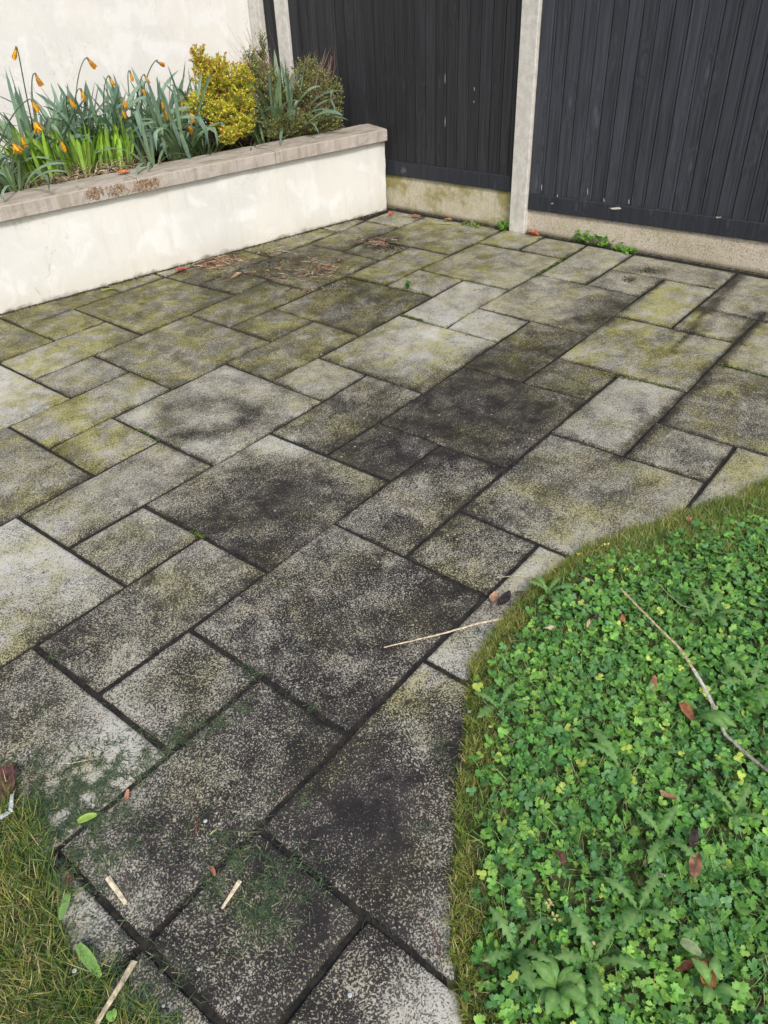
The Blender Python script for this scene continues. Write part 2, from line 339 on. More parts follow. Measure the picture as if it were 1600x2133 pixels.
ND={(0,0):(-0.002,-0.012),(2,0):(0.602,-0.023),(2,2):(0.604,-0.593),(0,2):(-0.001,-0.593),(-1,0):(-0.3,0.0),(0,1):(0.003,-0.292),(-1,1):(-0.296,-0.286),(-1,-1):(-0.303,0.282),(1,-1):(0.292,0.293),(1,0):(0.302,0.008),(1,-2):(0.291,0.588),(0,-2):(0.009,0.598),(0,-1):(0.002,0.291),(3,-2):(0.888,0.568),(3,0):(0.902,0.004),(4,0):(1.183,-0.011),(4,1):(1.202,-0.295),(2,1):(0.61,-0.302),(3,-1):(0.922,0.289),(4,-1):(1.193,0.267),(3,1):(0.899,-0.303),(3,2):(0.886,-0.598),(6,-1):(1.794,0.294),(6,1):(1.826,-0.299),(5,-2):(1.47,0.592),(5,-1):(1.489,0.305),(5,1):(1.511,-0.319),(5,3):(1.522,-0.889),(7,1):(2.084,-0.305),(7,2):(2.114,-0.578),(5,2):(1.519,-0.595),(6,2):(1.809,-0.613),(6,3):(1.803,-0.895),(8,2):(2.44,-0.613),(6,0):(1.811,-0.001),(7,0):(2.105,-0.007),(9,0):(2.69,-0.025),(9,2):(2.688,-0.58),(8,-1):(2.384,0.297),(8,0):(2.402,0.01),(7,-2):(2.11,0.592),(8,-2):(2.405,0.592),(7,-1):(2.096,0.301),(7,-3):(2.103,0.887),(9,-3):(2.682,0.894),(9,-2):(2.696,0.628),(5,-3):(1.501,0.884),(4,-3):(1.212,0.895),(4,-2):(1.196,0.595),(10,-2):(2.992,0.579),(10,0):(2.988,0.013),(10,-1):(3.009,0.304),(11,-1):(3.281,0.285),(11,0):(3.266,-0.016),(11,1):(3.295,-0.297),(9,1):(2.708,-0.297),(10,1):(3.015,-0.327),(10,2):(3.01,-0.595),(4,-4):(1.211,1.194),(6,-4):(1.79,1.193),(6,-3):(1.799,0.914),(6,-5):(1.804,1.482),(8,-5):(2.382,1.49),(8,-3):(2.401,0.902),(10,-5):(2.977,1.494),(10,-4):(3.001,1.215),(8,-4):(2.404,1.201),(9,-4):(2.698,1.202),(11,-4):(3.297,1.174),(11,-2):(3.307,0.613),(11,-3):(3.337,0.899),(11,-6):(3.273,1.812),(11,-7):(3.293,2.099),(9,-7):(2.698,2.069),(9,-6):(2.705,1.79),(9,-5):(2.694,1.506),(7,-5):(2.096,1.515),(7,-6):(2.1,1.828),(6,-6):(1.839,1.805),(6,-7):(1.798,2.113),(6,-8):(1.8,2.384),(8,-7):(2.389,2.123),(5,-6):(1.498,1.782),(5,-5):(1.511,1.493),(5,-4):(1.504,1.201),(3,-6):(0.913,1.807),(3,-4):(0.902,1.211),(4,-8):(1.2,2.414),(4,-6):(1.198,1.813),(3,-8):(0.901,2.421),(4,-7):(1.188,2.112),(3,-7):(0.897,2.116),(2,-6):(0.597,1.809),(3,-5):(0.904,1.505),(2,-5):(0.6,1.508),(1,-5):(0.306,1.501),(1,-4):(0.32,1.206),(2,-4):(0.598,1.193),(2,-3):(0.594,0.897),(1,-3):(0.299,0.907),(2,-2):(0.601,0.604),(0,-3):(-0.005,0.889),(-1,2):(-0.301,-0.601),(-2,2):(-0.601,-0.599),(-1,3):(-0.303,-0.9),(1,2):(0.297,-0.602),(5,-8):(1.504,2.416)}
SL = {  # (i,j,di,dj): dark W N E S C, green W N E S C, pale 0-9
(0,0,2,2):('64777','01101',0),(1,-2,2,2):('51588','11211',2),(2,0,2,1):('59866','11111',0),(2,1,1,1):('77676','22222',0),
(4,-1,2,2):('89689','11211',0),(3,-2,2,1):('54676','22122',1),(3,-1,1,1):('88999','11111',0),(3,1,2,2):('64334','11243',1),
(5,1,2,1):('52433','01111',3),(5,2,1,1):('54454','11222',1),(6,2,2,2):('43636','22344',0),(7,0,2,2):('13343','43345',2),
(6,0,1,1):('86565','24544',0),(6,-1,2,1):('83597','42213',1),(7,-2,1,1):('11221','11101',3),(7,-3,2,1):('11211','01111',3),
(5,-3,2,2):('51271','31243',4),(8,-2,2,2):('13552','21122',2),(10,-2,2,1):('22222','22112',2),(10,-1,1,1):('33443','11111',2),
(11,-1,1,2):('22333','22111',2),(9,0,2,1):('22231','52268',2),(9,1,1,1):('34543','44444',1),(10,1,2,2):('33433','11111',2),
(8,2,2,2):('24432','44344',3),(4,-3,1,1):('33443','22222',0),(4,-4,2,1):('64555','35445',0),(6,-5,2,2):('45677','44433',0),
(8,-5,2,1):('43343','54455',1),(8,-4,1,1):('33333','33333',2),(9,-4,2,2):('43213','43123',2),(11,-4,1,1):('22232','44444',2),
(11,-3,1,1):('22232','33333',2),(10,-6,2,2):('63343','43333',2),(11,-7,1,1):('33333','11111',3),(9,-7,2,1):('53584','33333',1),
(9,-6,1,1):('78455','22333',1),(7,-7,2,2):('76656','22343',0),(6,-8,2,1):('55665','33233',1),(6,-7,1,1):('66676','22222',0),
(5,-6,2,1):('55645','44445',0),(5,-5,1,1):('55565','78878',0),(3,-6,2,2):('44455','24443',0),(4,-8,2,2):('55645','76456',0),
(3,-8,1,1):('45454','88989',0),(2,-7,2,1):('24433','26446',2),(2,-6,1,1):('44443','22222',2),(1,-5,2,1):('34431','53364',3),
(1,-4,1,1):('44453','65566',0),(2,-4,2,2):('42523','21121',3),(0,-3,2,1):('43443','22111',1),(0,-2,1,1):('42464','11232',2),
(-1,-1,2,1):('63675','12111',1),(-1,0,1,1):('63666','00111',2),(1,-9,2,2):('44544','89978',1),(0,-7,2,2):('00321','22432',8),
(-1,-5,2,2):('44544','23333',2),(-2,-3,2,2):('20363','21233',7),(-3,-1,2,2):('56235','11011',3),(-2,1,2,1):('56756','00000',0),
(-1,2,2,2):('75368','05100',0),(1,2,2,1):('43202','22101',4),(-2,2,1,1):('88777','01100',0),(-3,3,2,1):('67316','00000',3),
(-3,1,1,1):('24543','00000',2),(-3,2,1,1):('34543','00000',3),(4,3,2,1):('33333','44444',2),(9,-8,1,1):('44444','22222',2),
(8,-8,2,1):('44444','33333',1),(10,-8,1,1):('33333','00000',4),(3,-9,2,1):('55555','44444',0),(5,-9,1,1):('44444','22222',1),(6,-9,2,1):('44444','22222',0),
(-4,0,2,1):('55555','00000',1),(6,4,2,2):('44444','22222',1),(8,4,2,1):('44444','22222',1),(10,3,2,2):('44444','22222',1),(4,4,2,1):('44444','22222',1)}
SL.pop((9,-8,1,1))
def node(i, j):
    g = Vector((0.3*i, -0.3*j))
    if (i,j) in ND: return Vector(ND[(i,j)])*0.9 + g*0.1
    near = sorted(((k[0]-i)**2+(k[1]-j)**2, k) for k in ND)[:4]   # neighbours' mean drift
    d = Vector((0,0)); wsum = 0
    for q, k in near:
        wt = 1/(0.5+q); d += (Vector(ND[k])-Vector((0.3*k[0], -0.3*k[1])))*wt; wsum += wt
    return g + d/wsum*0.9
nodes = {}
for (i,j,di,dj) in SL:
    for c in ((i,j),(i+di,j),(i+di,j+dj),(i,j+dj)): nodes.setdefault(c, node(*c))
for (i,j,di,dj) in SL:       # nodes lying on the long edge of a neighbour are brought onto that edge
    for a, b in (((i,j),(i+di,j)),((i,j+dj),(i+di,j+dj)),((i,j),(i,j+dj)),((i+di,j),(i+di,j+dj))):
        L = max(abs(a[0]-b[0]), abs(a[1]-b[1]))
        if L == 2:
            m = ((a[0]+b[0])//2, (a[1]+b[1])//2)
            if m in nodes:
                A, B = nodes[a], nodes[b]; e = (B-A); tt = (nodes[m]-A).dot(e)/e.dot(e); nodes[m] = A+e*tt
def blob(px, py, rx, ry, amt, ang=0): c = G(px, py); return (c.x, c.y, rx, ry, amt, ang)
BL = [blob(1230,655,.26,.13,.42,.3), blob(1290,640,.12,.08,.15), blob(1400,690,.055,.045,.35), blob(1350,563,.10,.035,.4,-1.4), blob(1312,583,.04,.03,.5),
      blob(690,950,.1,.1,.1), blob(1000,850,.25,.22,.18), blob(905,925,.2,.12,.15), blob(700,1640,.28,.22,.18,.6), blob(600,1050,.16,.12,.18), blob(1060,745,.12,.10,.3), blob(470,970,.1,.05,.1),
      blob(600,560,.3,.14,.22), blob(800,500,.12,.09,.3), blob(760,600,.3,.2,.12), blob(1010,855,.07,.05,.2), blob(1330,855,.05,.03,.3), blob(740,1850,.2,.2,.12),
      blob(590,930,.10,.10,-.4), blob(60,770,.22,.16,-.3), blob(60,1130,.18,.12,-.35), blob(330,1075,.07,.09,-.2), blob(920,680,.2,.1,-.25), blob(880,1010,.08,.05,-.1), blob(880,1420,.07,.07,-.25), blob(920,1360,.08,.08,-.2),
      blob(230,1540,.16,.10,-.25), blob(280,1380,.12,.06,-.2), blob(300,860,.16,.05,-.3,.8), blob(1080,1180,.08,.08,-.3), blob(760,1380,.06,.05,-.25), blob(500,1200,.1,.1,-.05),
      blob(930,1700,.05,.3,-.38,-.55), blob(930,1900,.05,.16,-.38,-.5), blob(200,1870,.08,.12,-.3), blob(130,1720,.16,.1,-.2), blob(900,2110,.12,.1,-.35), blob(1190,1130,.2,.07,-.25,.35)]
def seg(p, q, wd, amt): a, b = G(*p), G(*q); return (Vector((a.x,a.y)), Vector((b.x,b.y)), wd, amt)
SG = [seg((1548,566),(1470,650),.028,.8), seg((1470,650),(1400,735),.012,.6), seg((1590,650),(1500,757),.025,.8), seg((1500,757),(1290,955),.022,.8), seg((1385,583),(1200,710),.02,.7),
      seg((1200,710),(960,890),.008,.3), seg((1275,561),(1222,590),.01,.3), seg((370,600),(540,480),.03,.2), seg((300,1052),(560,1185),.012,.2), seg((190,990),(0,1092),.016,.3), seg((330,917),(437,965),.02,.35)]
ring_c = G(425,868)
def stain(x, y):
    s = 0.0
    for bx, by, rx, ry, amt, an in BL:
        dx, dy = x-bx, y-by; ca, sa = math.cos(an), math.sin(an); u = (dx*ca+dy*sa)/rx; v = (-dx*sa+dy*ca)/ry
        q = u*u+v*v
        if q < 9: s += amt*math.exp(-q)
    for a, b, wd, amt in SG:
        e = b-a; p = Vector((x,y))-a; tt = max(0, min(1, p.dot(e)/e.dot(e))); q = (p-e*tt).length
        if q < 4*wd: s += amt*math.exp(-(q/wd)**2)
    q1,q2=(x-ring_c.x)*.625-(y-ring_c.y)*.78,(x-ring_c.x)*.78+(y-ring_c.y)*.625; r = math.hypot(q1*.80, q2*1.15)
    if r < 0.4:
        s += (0.33+.2*noise.noise(Vector((x*7,y*7,6))))*math.exp(-((r-0.15-0.04*noise.noise(Vector((x*7,y*7,3))))/0.052)**2) - 0.16*math.exp(-(r/0.085)**2)
    return s
paving = tag(empty('patio_paving'), kind='structure')
def slab(key):
    i, j, di, dj = key; dk, gr, pl = SL[key]
    r = random.Random(i*97+j*13+5)
    W, Nn, E, S = nodes[(i,j)], nodes[(i+di,j)], nodes[(i+di,j+dj)], nodes[(i,j+dj)]
    if i+di >= 12 and j < 4:      # stop under the fence line
        f = lambda P, Q: Q if Q.x < 3.66 else P+(Q-P)*((3.66-P.x)/(Q.x-P.x))
        Nn, E = f(W, Nn), f(S, E)
    lu, lv = (Nn-W).length, (S-W).length
    g = [r.uniform(.0048,.0085) for _ in range(4)]
    if key in ((0,0,2,2),(-1,2,2,2),(-2,1,2,1),(-2,2,1,1),(-1,-1,2,1),(-1,0,1,1)): g = [x+.0005 for x in g]
    def par(L, g0, g1, step=.024):
        n = max(4, int((L-g0-g1)/step)); inn = [g0+.012+(L-g0-g1-.024)*k/n for k in range(n+1)]
        return [x/L for x in [g0, g0+.004]+inn+[L-g1-.004, L-g1]]
    us, vs_ = par(lu, g[0], g[1]), par(lv, g[2], g[3]); nu, nv = len(us), len(vs_)
    D = [int(c)/9 for c in dk]; Gc = [int(c)/9 for c in gr]
    h0 = r.uniform(-.0015,.0015); tx, ty = r.uniform(-.002,.002), r.uniform(-.002,.002)
    V=[];C=[];sx=r.uniform(0,50)
    for a, u in enumerate(us):
        for b, v in enumerate(vs_):
            p = (W*(1-u)+Nn*u)*(1-v)+(S*(1-u)+E*u)*v
            edge = min(a, nu-1-a, b, nv-1-b)
            if edge == 0:
                wb = noise.noise(Vector((p.x*16, p.y*16, sx)))*.0028 + noise.noise(Vector((p.x*55, p.y*55, sx)))*.0014
                ctr = (W+Nn+E+S)/4
                if a in (0, nu-1): p = p + (Nn-W).normalized()*(abs(wb) if a == 0 else -abs(wb))*1.3
                if b in (0, nv-1): p = p + (S-W).normalized()*(abs(wb) if b == 0 else -abs(wb))*1.3
            z = h0+tx*(u-.5)*2+ty*(v-.5)*2 + .0022*noise.noise(Vector((p.x*6,p.y*6,sx))) + .0016*noise.noise(Vector((p.x*19,p.y*34,sx)))
            z -= (.005, .0009)[edge] if edge < 2 else 0
            if p.x>2.0 and edge==1: z-=.0008
            bl = lambda q: (q[0]*(1-u)+q[1]*u)*(1-v)+(q[3]*(1-u)+q[2]*u)*v
            cb = 16*u*(1-u)*v*(1-v)
            de = bl(D)*(1-cb)+D[4]*cb; ge = bl(Gc)*(1-cb)+Gc[4]*cb
            dist = min(u*lu, (1-u)*lu, v*lv, (1-v)*lv)
            nz_ = noise.noise(Vector((p.x*7,p.y*7,9)))
            de += (.24+.35*nz_+.36*max(0,min(1,(p.x-.7)/1.2)))*math.exp(-(dist/(.0115+.004*nz_))**2) + .12*nz_ + stain(p.x, p.y)
            ge += .3*noise.noise(Vector((p.x*5,p.y*5,4))) + .03 + .12*max(0,min(1,(p.x+p.y*.35-1.0)/1.2))*(1-max(0,min(1,(-p.y-.1)/1.2))*.6) + .13*max(0,min(1,(p.y-1.2)/.4))
            V.append((p.x, p.y, z)); 
            sn = stain(p.x, p.y); dc_ = math.hypot(p.x-CP[0], p.y-CP[1]); gr_ = 1-.78*max(0,min(1,(dc_-1.7)/1.5))
            C.append((max(0,min(1,de)), max(0,min(1,ge)), max(0,min(1,pl/9*(1.3-de*1.5)+max(0,-sn)*1.3)), max(.15,min(1,gr_+.25*noise.noise(Vector((p.x*3,p.y*3,12)))+.3*max(0,-sn)))))
    F=[(a*nv+b, a*nv+b+1, (a+1)*nv+b+1, (a+1)*nv+b) for a in range(nu-1) for b in range(nv-1)]
    F=[f[::-1] for f in F]
    ringv=[(a,0) for a in range(nu)]+[(nu-1,b) for b in range(1,nv)]+[(a,nv-1) for a in range(nu-2,-1,-1)]+[(0,b) for b in range(nv-2,0,-1)]
    ri=[a*nv+b for a,b in ringv]; base=len(V)
    for k in ri: V.append((V[k][0],V[k][1],-.035)); C.append((.95,.1,0,1))
    n=len(ri)
    for k in range(n): F.append((ri[k], base+k, base+(k+1)%n, ri[(k+1)%n]))
    F=[tuple(f) for f in F]
    # origin at slab centre
    c=(W+Nn+E+S)/4; V=[(x-c.x,y-c.y,z) for x,y,z in V]
    me=mesh('paving_slab',V,F,MS,C,True,'st')
    import bmesh; bm=bmesh.new(); bm.from_mesh(me); bmesh.ops.recalc_face_normals(bm,faces=bm.faces); 
    if sum(f.normal.z for f in bm.faces)<0: bmesh.ops.reverse_faces(bm,faces=bm.faces)
    bm.to_mesh(me); bm.free()
    link('paving_slab', me, paving, (c.x,c.y,0))
for k in SL: slab(k)

# ------------------------------------------------------------------ lawn ground
LR=[(1640,985),(1600,1000),(1530,1035),(1450,1060),(1400,1075),(1330,1100),(1270,1120),(1200,1145),(1170,1170),(1110,1215),(1060,1265),(1010,1330),(975,1385),(965,1420),(960,1500),(950,1580),(940,1700),(935,1800),(930,1900),(925,2000),(940,2060),(945,2133)]
edgeR=[G(*p) for p in LR]; edgeR=[Vector((1.85,-1.12,0)),Vector((3.6,-1.75,0))][::-1]+edgeR+[Vector((-.55,-1.45,0)),Vector((-.9,-2.2,0))]
LL=[(0,1600),(35,1645),(75,1700),(110,1780),(130,1860),(145,1950),(180,2020),(230,2070),(300,2100),(350,2140)]
edgeL=[G(*p) for p in LL]; edgeL=[Vector((-1.4,.62,0)),Vector((-.8,.12,0))]+edgeL+[Vector((-.72,-.95,0)),Vector((-.95,-2.2,0))]
def sdist(x,y,E,side):
    best=9;sg=1
    for a,b in zip(E[:-1],E[1:]):
        ex,ey=b.x-a.x,b.y-a.y; px,py=x-a.x,y-a.y; L=ex*ex+ey*ey
        t_=max(0,min(1,(px*ex+py*ey)/L)); dx,dy=px-ex*t_,py-ey*t_; d=math.hypot(dx,dy)
        if d<best-1e-9: best=d; sg=1 if (ex*py-ey*px)*side>0 else -1
    return best*sg
def dR(x,y): return sdist(x,y,edgeR,1)     # >0 inside right lawn
def dL(x,y): return sdist(x,y,edgeL,-1)
def lawn_h(d,x,y): 
    e=d+.012*noise.noise(Vector((x*14,y*14,0))); 
    return -.012+.030*max(0,min(1,(e+.012)/.06))+.006*noise.noise(Vector((x*9,y*9,5)))*(1 if d>.03 else 0)
def lawn_mesh(name,x0,x1,y0,y1,f,st):
    nx,ny=int((x1-x0)/st),int((y1-y0)/st); V=[];F=[];idx={}
    for a in range(nx+1):
        for b in range(ny+1):
            x,y=x0+a*st,y0+b*st; d=f(x,y)
            if d>-.04: idx[(a,b)]=len(V); V.append((x,y,lawn_h(d,x,y)))
    for a in range(nx):
        for b in range(ny):
            q=[(a,b),(a+1,b),(a+1,b+1),(a,b+1)]
            if all(k in idx for k in q): F.append(tuple(idx[k] for k in q))
    return mesh(name,V,F,M_turf,None,True)
M_turf=mat_simple('lawn_soil',(0.03,0.045,0.014),(0.085,0.095,0.035),45,0.95,0.8,0.006)
tag(link('lawn_soil',lawn_mesh('lawn_soil',-.9,3.6,-2.2,-.55,dR,.03)),kind='structure')
tag(link('lawn_soil',lawn_mesh('lawn_soil',-2.2,-.5,-2.2,.7,dL,.03)),kind='structure')

# ------------------------------------------------------------------ planter: retaining wall, coping, soil
rw=empty('retaining_wall',WA.to_tuple(),math.atan2(WD.y,WD.x)); tag(rw,'low cream rendered retaining wall with stone coping holding the raised flower bed','garden wall')
Lw=(WB-WA).length
def wallface():
    V=[];F=[];nx,nz=90,12
    for a in range(nx+1):
        for b in range(nz+1):
            x=-3.0+(Lw+3.0)*a/nx; z=-.03+.488*b/nz
            y=.006*noise.noise(Vector((x*1.6,z*2,1)))+.003*noise.noise(Vector((x*6,z*6,2)))
            if a==nx: y+=.01; x+=.007*noise.noise(Vector((0,z*22,2)))-.004
            V.append((x,y,z))
    for a in range(nx):
        for b in range(nz): F.append((a*(nz+1)+b,(a+1)*(nz+1)+b,(a+1)*(nz+1)+b+1,a*(nz+1)+b+1))
    b0=len(V); V+=[(Lw-.006,.14,-.03),(Lw-.006,.14,.458),(-3,.14,.458),(-3,.14,-.03)]
    e=[nx*(nz+1)+b for b in range(nz+1)]
    F.append(tuple([e[-1]]+e[:-1][::-1][:0]) if False else (e[0],b0,b0+1,e[-1])+()); 
    F.append((b0,b0+3,b0+2,b0+1)); F.append(((nz),e[-1],b0+1,b0+2))
    return mesh('rendered_face',V,F,M_render,None,True)
link('rendered_face',wallface(),rw)
def cope(x0,x1,skew=0.0,rend=False):
    n=14; V=[];F=[]; r=random.Random(int(x0*100))
    prof=[(-.031,.457),(-.034,.460),(-.034,.49),(-.034,.524),(-.030,.5295),(.0,.531),(.10,.532),(.222,.530),(.230,.524),(.23,.457)]
    for a in range(n+1):
        u=a/n
        for (y,z) in prof:
            x=x0+(x1-x0)*u+(skew*(y+.03)/.26*u)
            e=.0035*noise.noise(Vector((x*20,z*30,y*9)))+.002*noise.noise(Vector((x*60,z*50,y*9)))
            em=-.003 if a in (0,n) and .46<z else 0
            V.append((x,y+(e if y<-.02 else e*.5), z+(.0025*noise.noise(Vector((x*7,y*12,3))) if z>.5 else 0)+em))
    m=len(prof)
    for a in range(n):
        for b in range(m): F.append((a*m+b,a*m+(b+1)%m,(a+1)*m+(b+1)%m,(a+1)*m+b))
    F.append(tuple(range(m))[::-1]); F.append(tuple(n*m+k for k in range(m)))
    me=mesh('coping_stone',V,F,M_cope,None,False)
    import bmesh; bm=bmesh.new(); bm.from_mesh(me); bmesh.ops.recalc_face_normals(bm,faces=bm.faces); bm.to_mesh(me); bm.free()
    return me
def s_of(p): return (Vector((p.x,p.y,0))-WA).dot(WD)
j1=s_of(G(302,379,.53)); j2=s_of(OnPlane(566,313,WA,WN)); 
js=[-2.9,-1.99,-1.07,-.14,j1,j2,Lw-.012]
for k in range(len(js)-1):
    sk=0.045 if k==len(js)-2 else 0
    link('coping_stone',cope(js[k]+.0025,js[k+1]-.0025,sk),rw)
# peeling root mat left on the front of one stone
def strip_ribbon(pts,wd,up=Vector((0,0,1)),taper=True):
    V=[];F=[]
    n=len(pts)
    for k,p in enumerate(pts):
        t_=(pts[min(n-1,k+1)]-pts[max(0,k-1)]).normalized(); s=t_.cross(up); s=s.normalized() if s.length>1e-4 else Vector((1,0,0))
        w_=wd*(1-.8*(k/(n-1))**2 if taper else 1)
        V+= [p-s*w_/2,p+s*w_/2]
    for k in range(n-1): F.append((2*k,2*k+1,2*k+3,2*k+2))
    return V,F
def tubepts(pts,r0,r1,sides=5):
    V=[];F=[];n=len(pts); prev=None
    for k,p in enumerate(pts):
        t_=(pts[min(n-1,k+1)]-pts[max(0,k-1)]).normalized()
        a=t_.cross(Vector((0,0,1))); a=a.normalized() if a.length>1e-3 else Vector((1,0,0)); b=t_.cross(a)
        r=r0+(r1-r0)*k/(n-1)
        for s in range(sides):
            an=2*math.pi*s/sides; V.append(p+a*math.cos(an)*r+b*math.sin(an)*r)
    for k in range(n-1):
        for s in range(sides): F.append((k*sides+s,k*sides+(s+1)%sides,(k+1)*sides+(s+1)%sides,(k+1)*sides+s))
    return V,F
def acc(lst):
    V=[];F=[];C=[]
    for v,f,c in lst:
        o=len(V); V+=[tuple(q) for q in v]; F+=[tuple(i+o for i in g) for g in f]; C+=[c]*len(v)
    return V,F,C
r=random.Random(3); L=[]
for k in range(330):
    px=r.choice([r.gauss(190,9),r.gauss(203,6),r.gauss(243,9),r.gauss(290,10),r.gauss(303,9),r.gauss(320,6)])
    y0=394-(px-172)*.155+r.uniform(-2,18)
    p=OnPlane(px,y0,WA-WN*.037,WN); pts=[p]
    dv=Vector((0,0,-1)); 
    for q in range(5):
        d=WD*r.uniform(-.006,.006)+Vector((0,0,-r.uniform(.002,.007)))-WN*r.uniform(-.0012,.0016); pts.append(pts[-1]+d)
    if pts[-1].z<.445 : continue
    v,f=tubepts(pts,.0022,.0008,4); c=r.choice([(.34,.23,.15),(.42,.31,.21),(.24,.16,.10),(.50,.40,.30)]); L.append((v,f,c))
V,F,C=acc(L)
tag(link('dried_roots',mesh('dried_roots',V,F,M_stick,C)),'mat of dried brown root fibres clinging to the front edge of the coping stones','dried roots',kind='stuff')

# bed soil
def soil():
    V=[];F=[];nx,ny=120,30
    for a in range(nx+1):
        for b in range(ny+1):
            s=-3+(Lw+3.1)*a/nx; d=.12+1.25*b/ny; p=WA+WD*s+WN*d
            z=.482+.02*noise.noise(Vector((p.x*5,p.y*5,1)))+.014*noise.noise(Vector((p.x*19,p.y*19,1)))+.008*noise.noise(Vector((p.x*50,p.y*50,1)))
            if d<.25: z=min(z,.50)
            V.append((p.x,p.y,z))
    for a in range(nx):
        for b in range(ny): F.append((a*(ny+1)+b,(a+1)*(ny+1)+b,(a+1)*(ny+1)+b+1,a*(ny+1)+b+1))
    return mesh('bed_soil',V,F,M_soil,None,True)
tag(link('bed_soil',soil()),kind='structure')

# ------------------------------------------------------------------ house wall
HA=math.radians(-13.5); HD=Vector((math.cos(HA),math.sin(HA),0)); HN=Vector((-HD.y,HD.x,0)); HE=Vector((3.625,3.352,0))
hw=empty('house_wall',HE.to_tuple(),HA); tag(hw,'smooth cream rendered house wall behind the daffodils and shrubs','house wall')
def hwall():
    V=[];F=[];nx,nz=60,24
    for a in range(nx+1):
        for b in range(nz+1):
            x=-5.5+5.5*a/nx; z=-.05+2.7*b/nz
            V.append((x,.008*noise.noise(Vector((x*1.3,z*1.3,8)))+.002*noise.noise(Vector((x*6,z*6,2))),z))
    for a in range(nx):
        for b in range(nz): F.append((a*(nz+1)+b,(a+1)*(nz+1)+b,(a+1)*(nz+1)+b+1,a*(nz+1)+b+1))
    b0=len(V); V+=[(0,.25,-.05),(0,.25,2.65),(-5.5,.25,2.65),(-5.5,.25,-.05)]
    F+= [(nx*(nz+1),b0,b0+1,nx*(nz+1)+nz),(nz,nx*(nz+1)+nz,b0+1,b0+2),(b0,b0+3,b0+2,b0+1)]
    return mesh('wall_face',V,F,M_house,None,True)
link('wall_face',hwall(),hw)

# ------------------------------------------------------------------ fence
TOP=1.86
def post(y0,y1,label,cat='fence post',lean=0,x0=3.60):
    o=empty('concrete_post',(x0,(y0+y1)/2,0)); w_=(y1-y0)/2
    # slotted H section
    pr=[(0,-w_+.004),(0,w_-.004),(.004,w_),(.045,w_),(.047,w_-.02),(.085,w_-.02),(.087,w_),(.12,w_),(.12,-w_),(.087,-w_),(.085,-w_+.02),(.047,-w_+.02),(.045,-w_),(.004,-w_)]
    V=[];F=[];n=26;m=len(pr)
    for k in range(n+1):
        z=-.05+(TOP+.08)*k/n
        for (x,y) in pr:
            e=.0016*noise.noise(Vector((x*9,y*30+y0*7,z*9)))+.001*noise.noise(Vector((y*60,z*40,y0)))
            V.append((x+e,y+e*1.2+lean*z,z))
    for k in range(n):
        for q in range(m): F.append((k*m+q,(k+1)*m+q,(k+1)*m+(q+1)%m,k*m+(q+1)%m))
    F.append(tuple(n*m+q for q in range(m))[::-1])
    me=mesh('post_body',V,F,M_post)
    import bmesh; bm=bmesh.new(); bm.from_mesh(me); bmesh.ops.recalc_face_normals(bm,faces=bm.faces); bm.to_mesh(me); bm.free()
    link('post_body',me,o); tag(o,label,cat,'concrete fence posts'); return o
post(1.042,1.152,'pale concrete post standing between the two wide dark fence panels')
post(2.985,3.095,'pale concrete post rising behind the twiggy green shrub')
post(3.243,3.348,'concrete corner post butted against the cream house wall',x0=3.598)
post(-.92,-.81,'pale concrete post at the far right end of the right fence panel')
def gboard(y0,y1,z0,z1,mat,label):
    o=empty('gravel_board',(3.64,(y0+y1)/2,0)); V=[];F=[];ny,nz=40,8
    hw_=(y1-y0)/2
    for a in range(ny+1):
        u=a/ny; zt=z0+(z1-z0)*u
        for b in range(nz+1):
            y=-hw_+2*hw_*u; z=-.06+(zt+.06)*b/nz; x=.0025*noise.noise(Vector((y*5,z*8,y0)))+(.004 if b==nz else 0)+.0012*noise.noise(Vector((y*40,z*40,1)))
            V.append((x,y,z))
        V.append((.045,y,zt)); 
    m=nz+2
    for a in range(ny):
        for b in range(m-1): F.append((a*m+b,a*m+b+1,(a+1)*m+b+1,(a+1)*m+b))
    link('board_face',mesh('board_face',V,F,mat,None,True),o); tag(o,label,'gravel board','concrete gravel boards under the fence')
gboard(1.13,3.02,.229,.218,M_gravelL,'mossy yellowish concrete gravel board under the left fence panel')
gboard(-.83,1.06,.178,.139,M_gravelR,'coarse pitted concrete gravel board under the right fence panel')
gboard(3.08,3.26,.22,.22,M_gravelL,'short concrete gravel board hidden behind the shrubs in the corner')
mat_rail=mat_wood('blue_black_rail',(.018,.021,.029),(.034,.038,.050),.6)
PITCH=.0815
def board_mesh(wd,z1):
    cs=[(0,.0075),(.0028,.0006),(.005,0),(wd-.016,0),(wd-.0148,.0022),(wd-.0132,.0022),(wd-.012,0),(wd-.0045,0),(wd-.0022,.0008),(wd-.0003,.0075),(wd-.0003,.016),(0,.016)]
    V=[];F=[];n=5;m=len(cs)
    for k in range(n+1):
        z=z1*k/n
        for (y,x) in cs: V.append((x,-y,z))
    for k in range(n):
        for q in range(m): F.append((k*m+q,k*m+(q+1)%m,(k+1)*m+(q+1)%m,(k+1)*m+q))
    F.append(tuple(range(m))); F.append(tuple(n*m+q for q in range(m))[::-1])
    return V,F
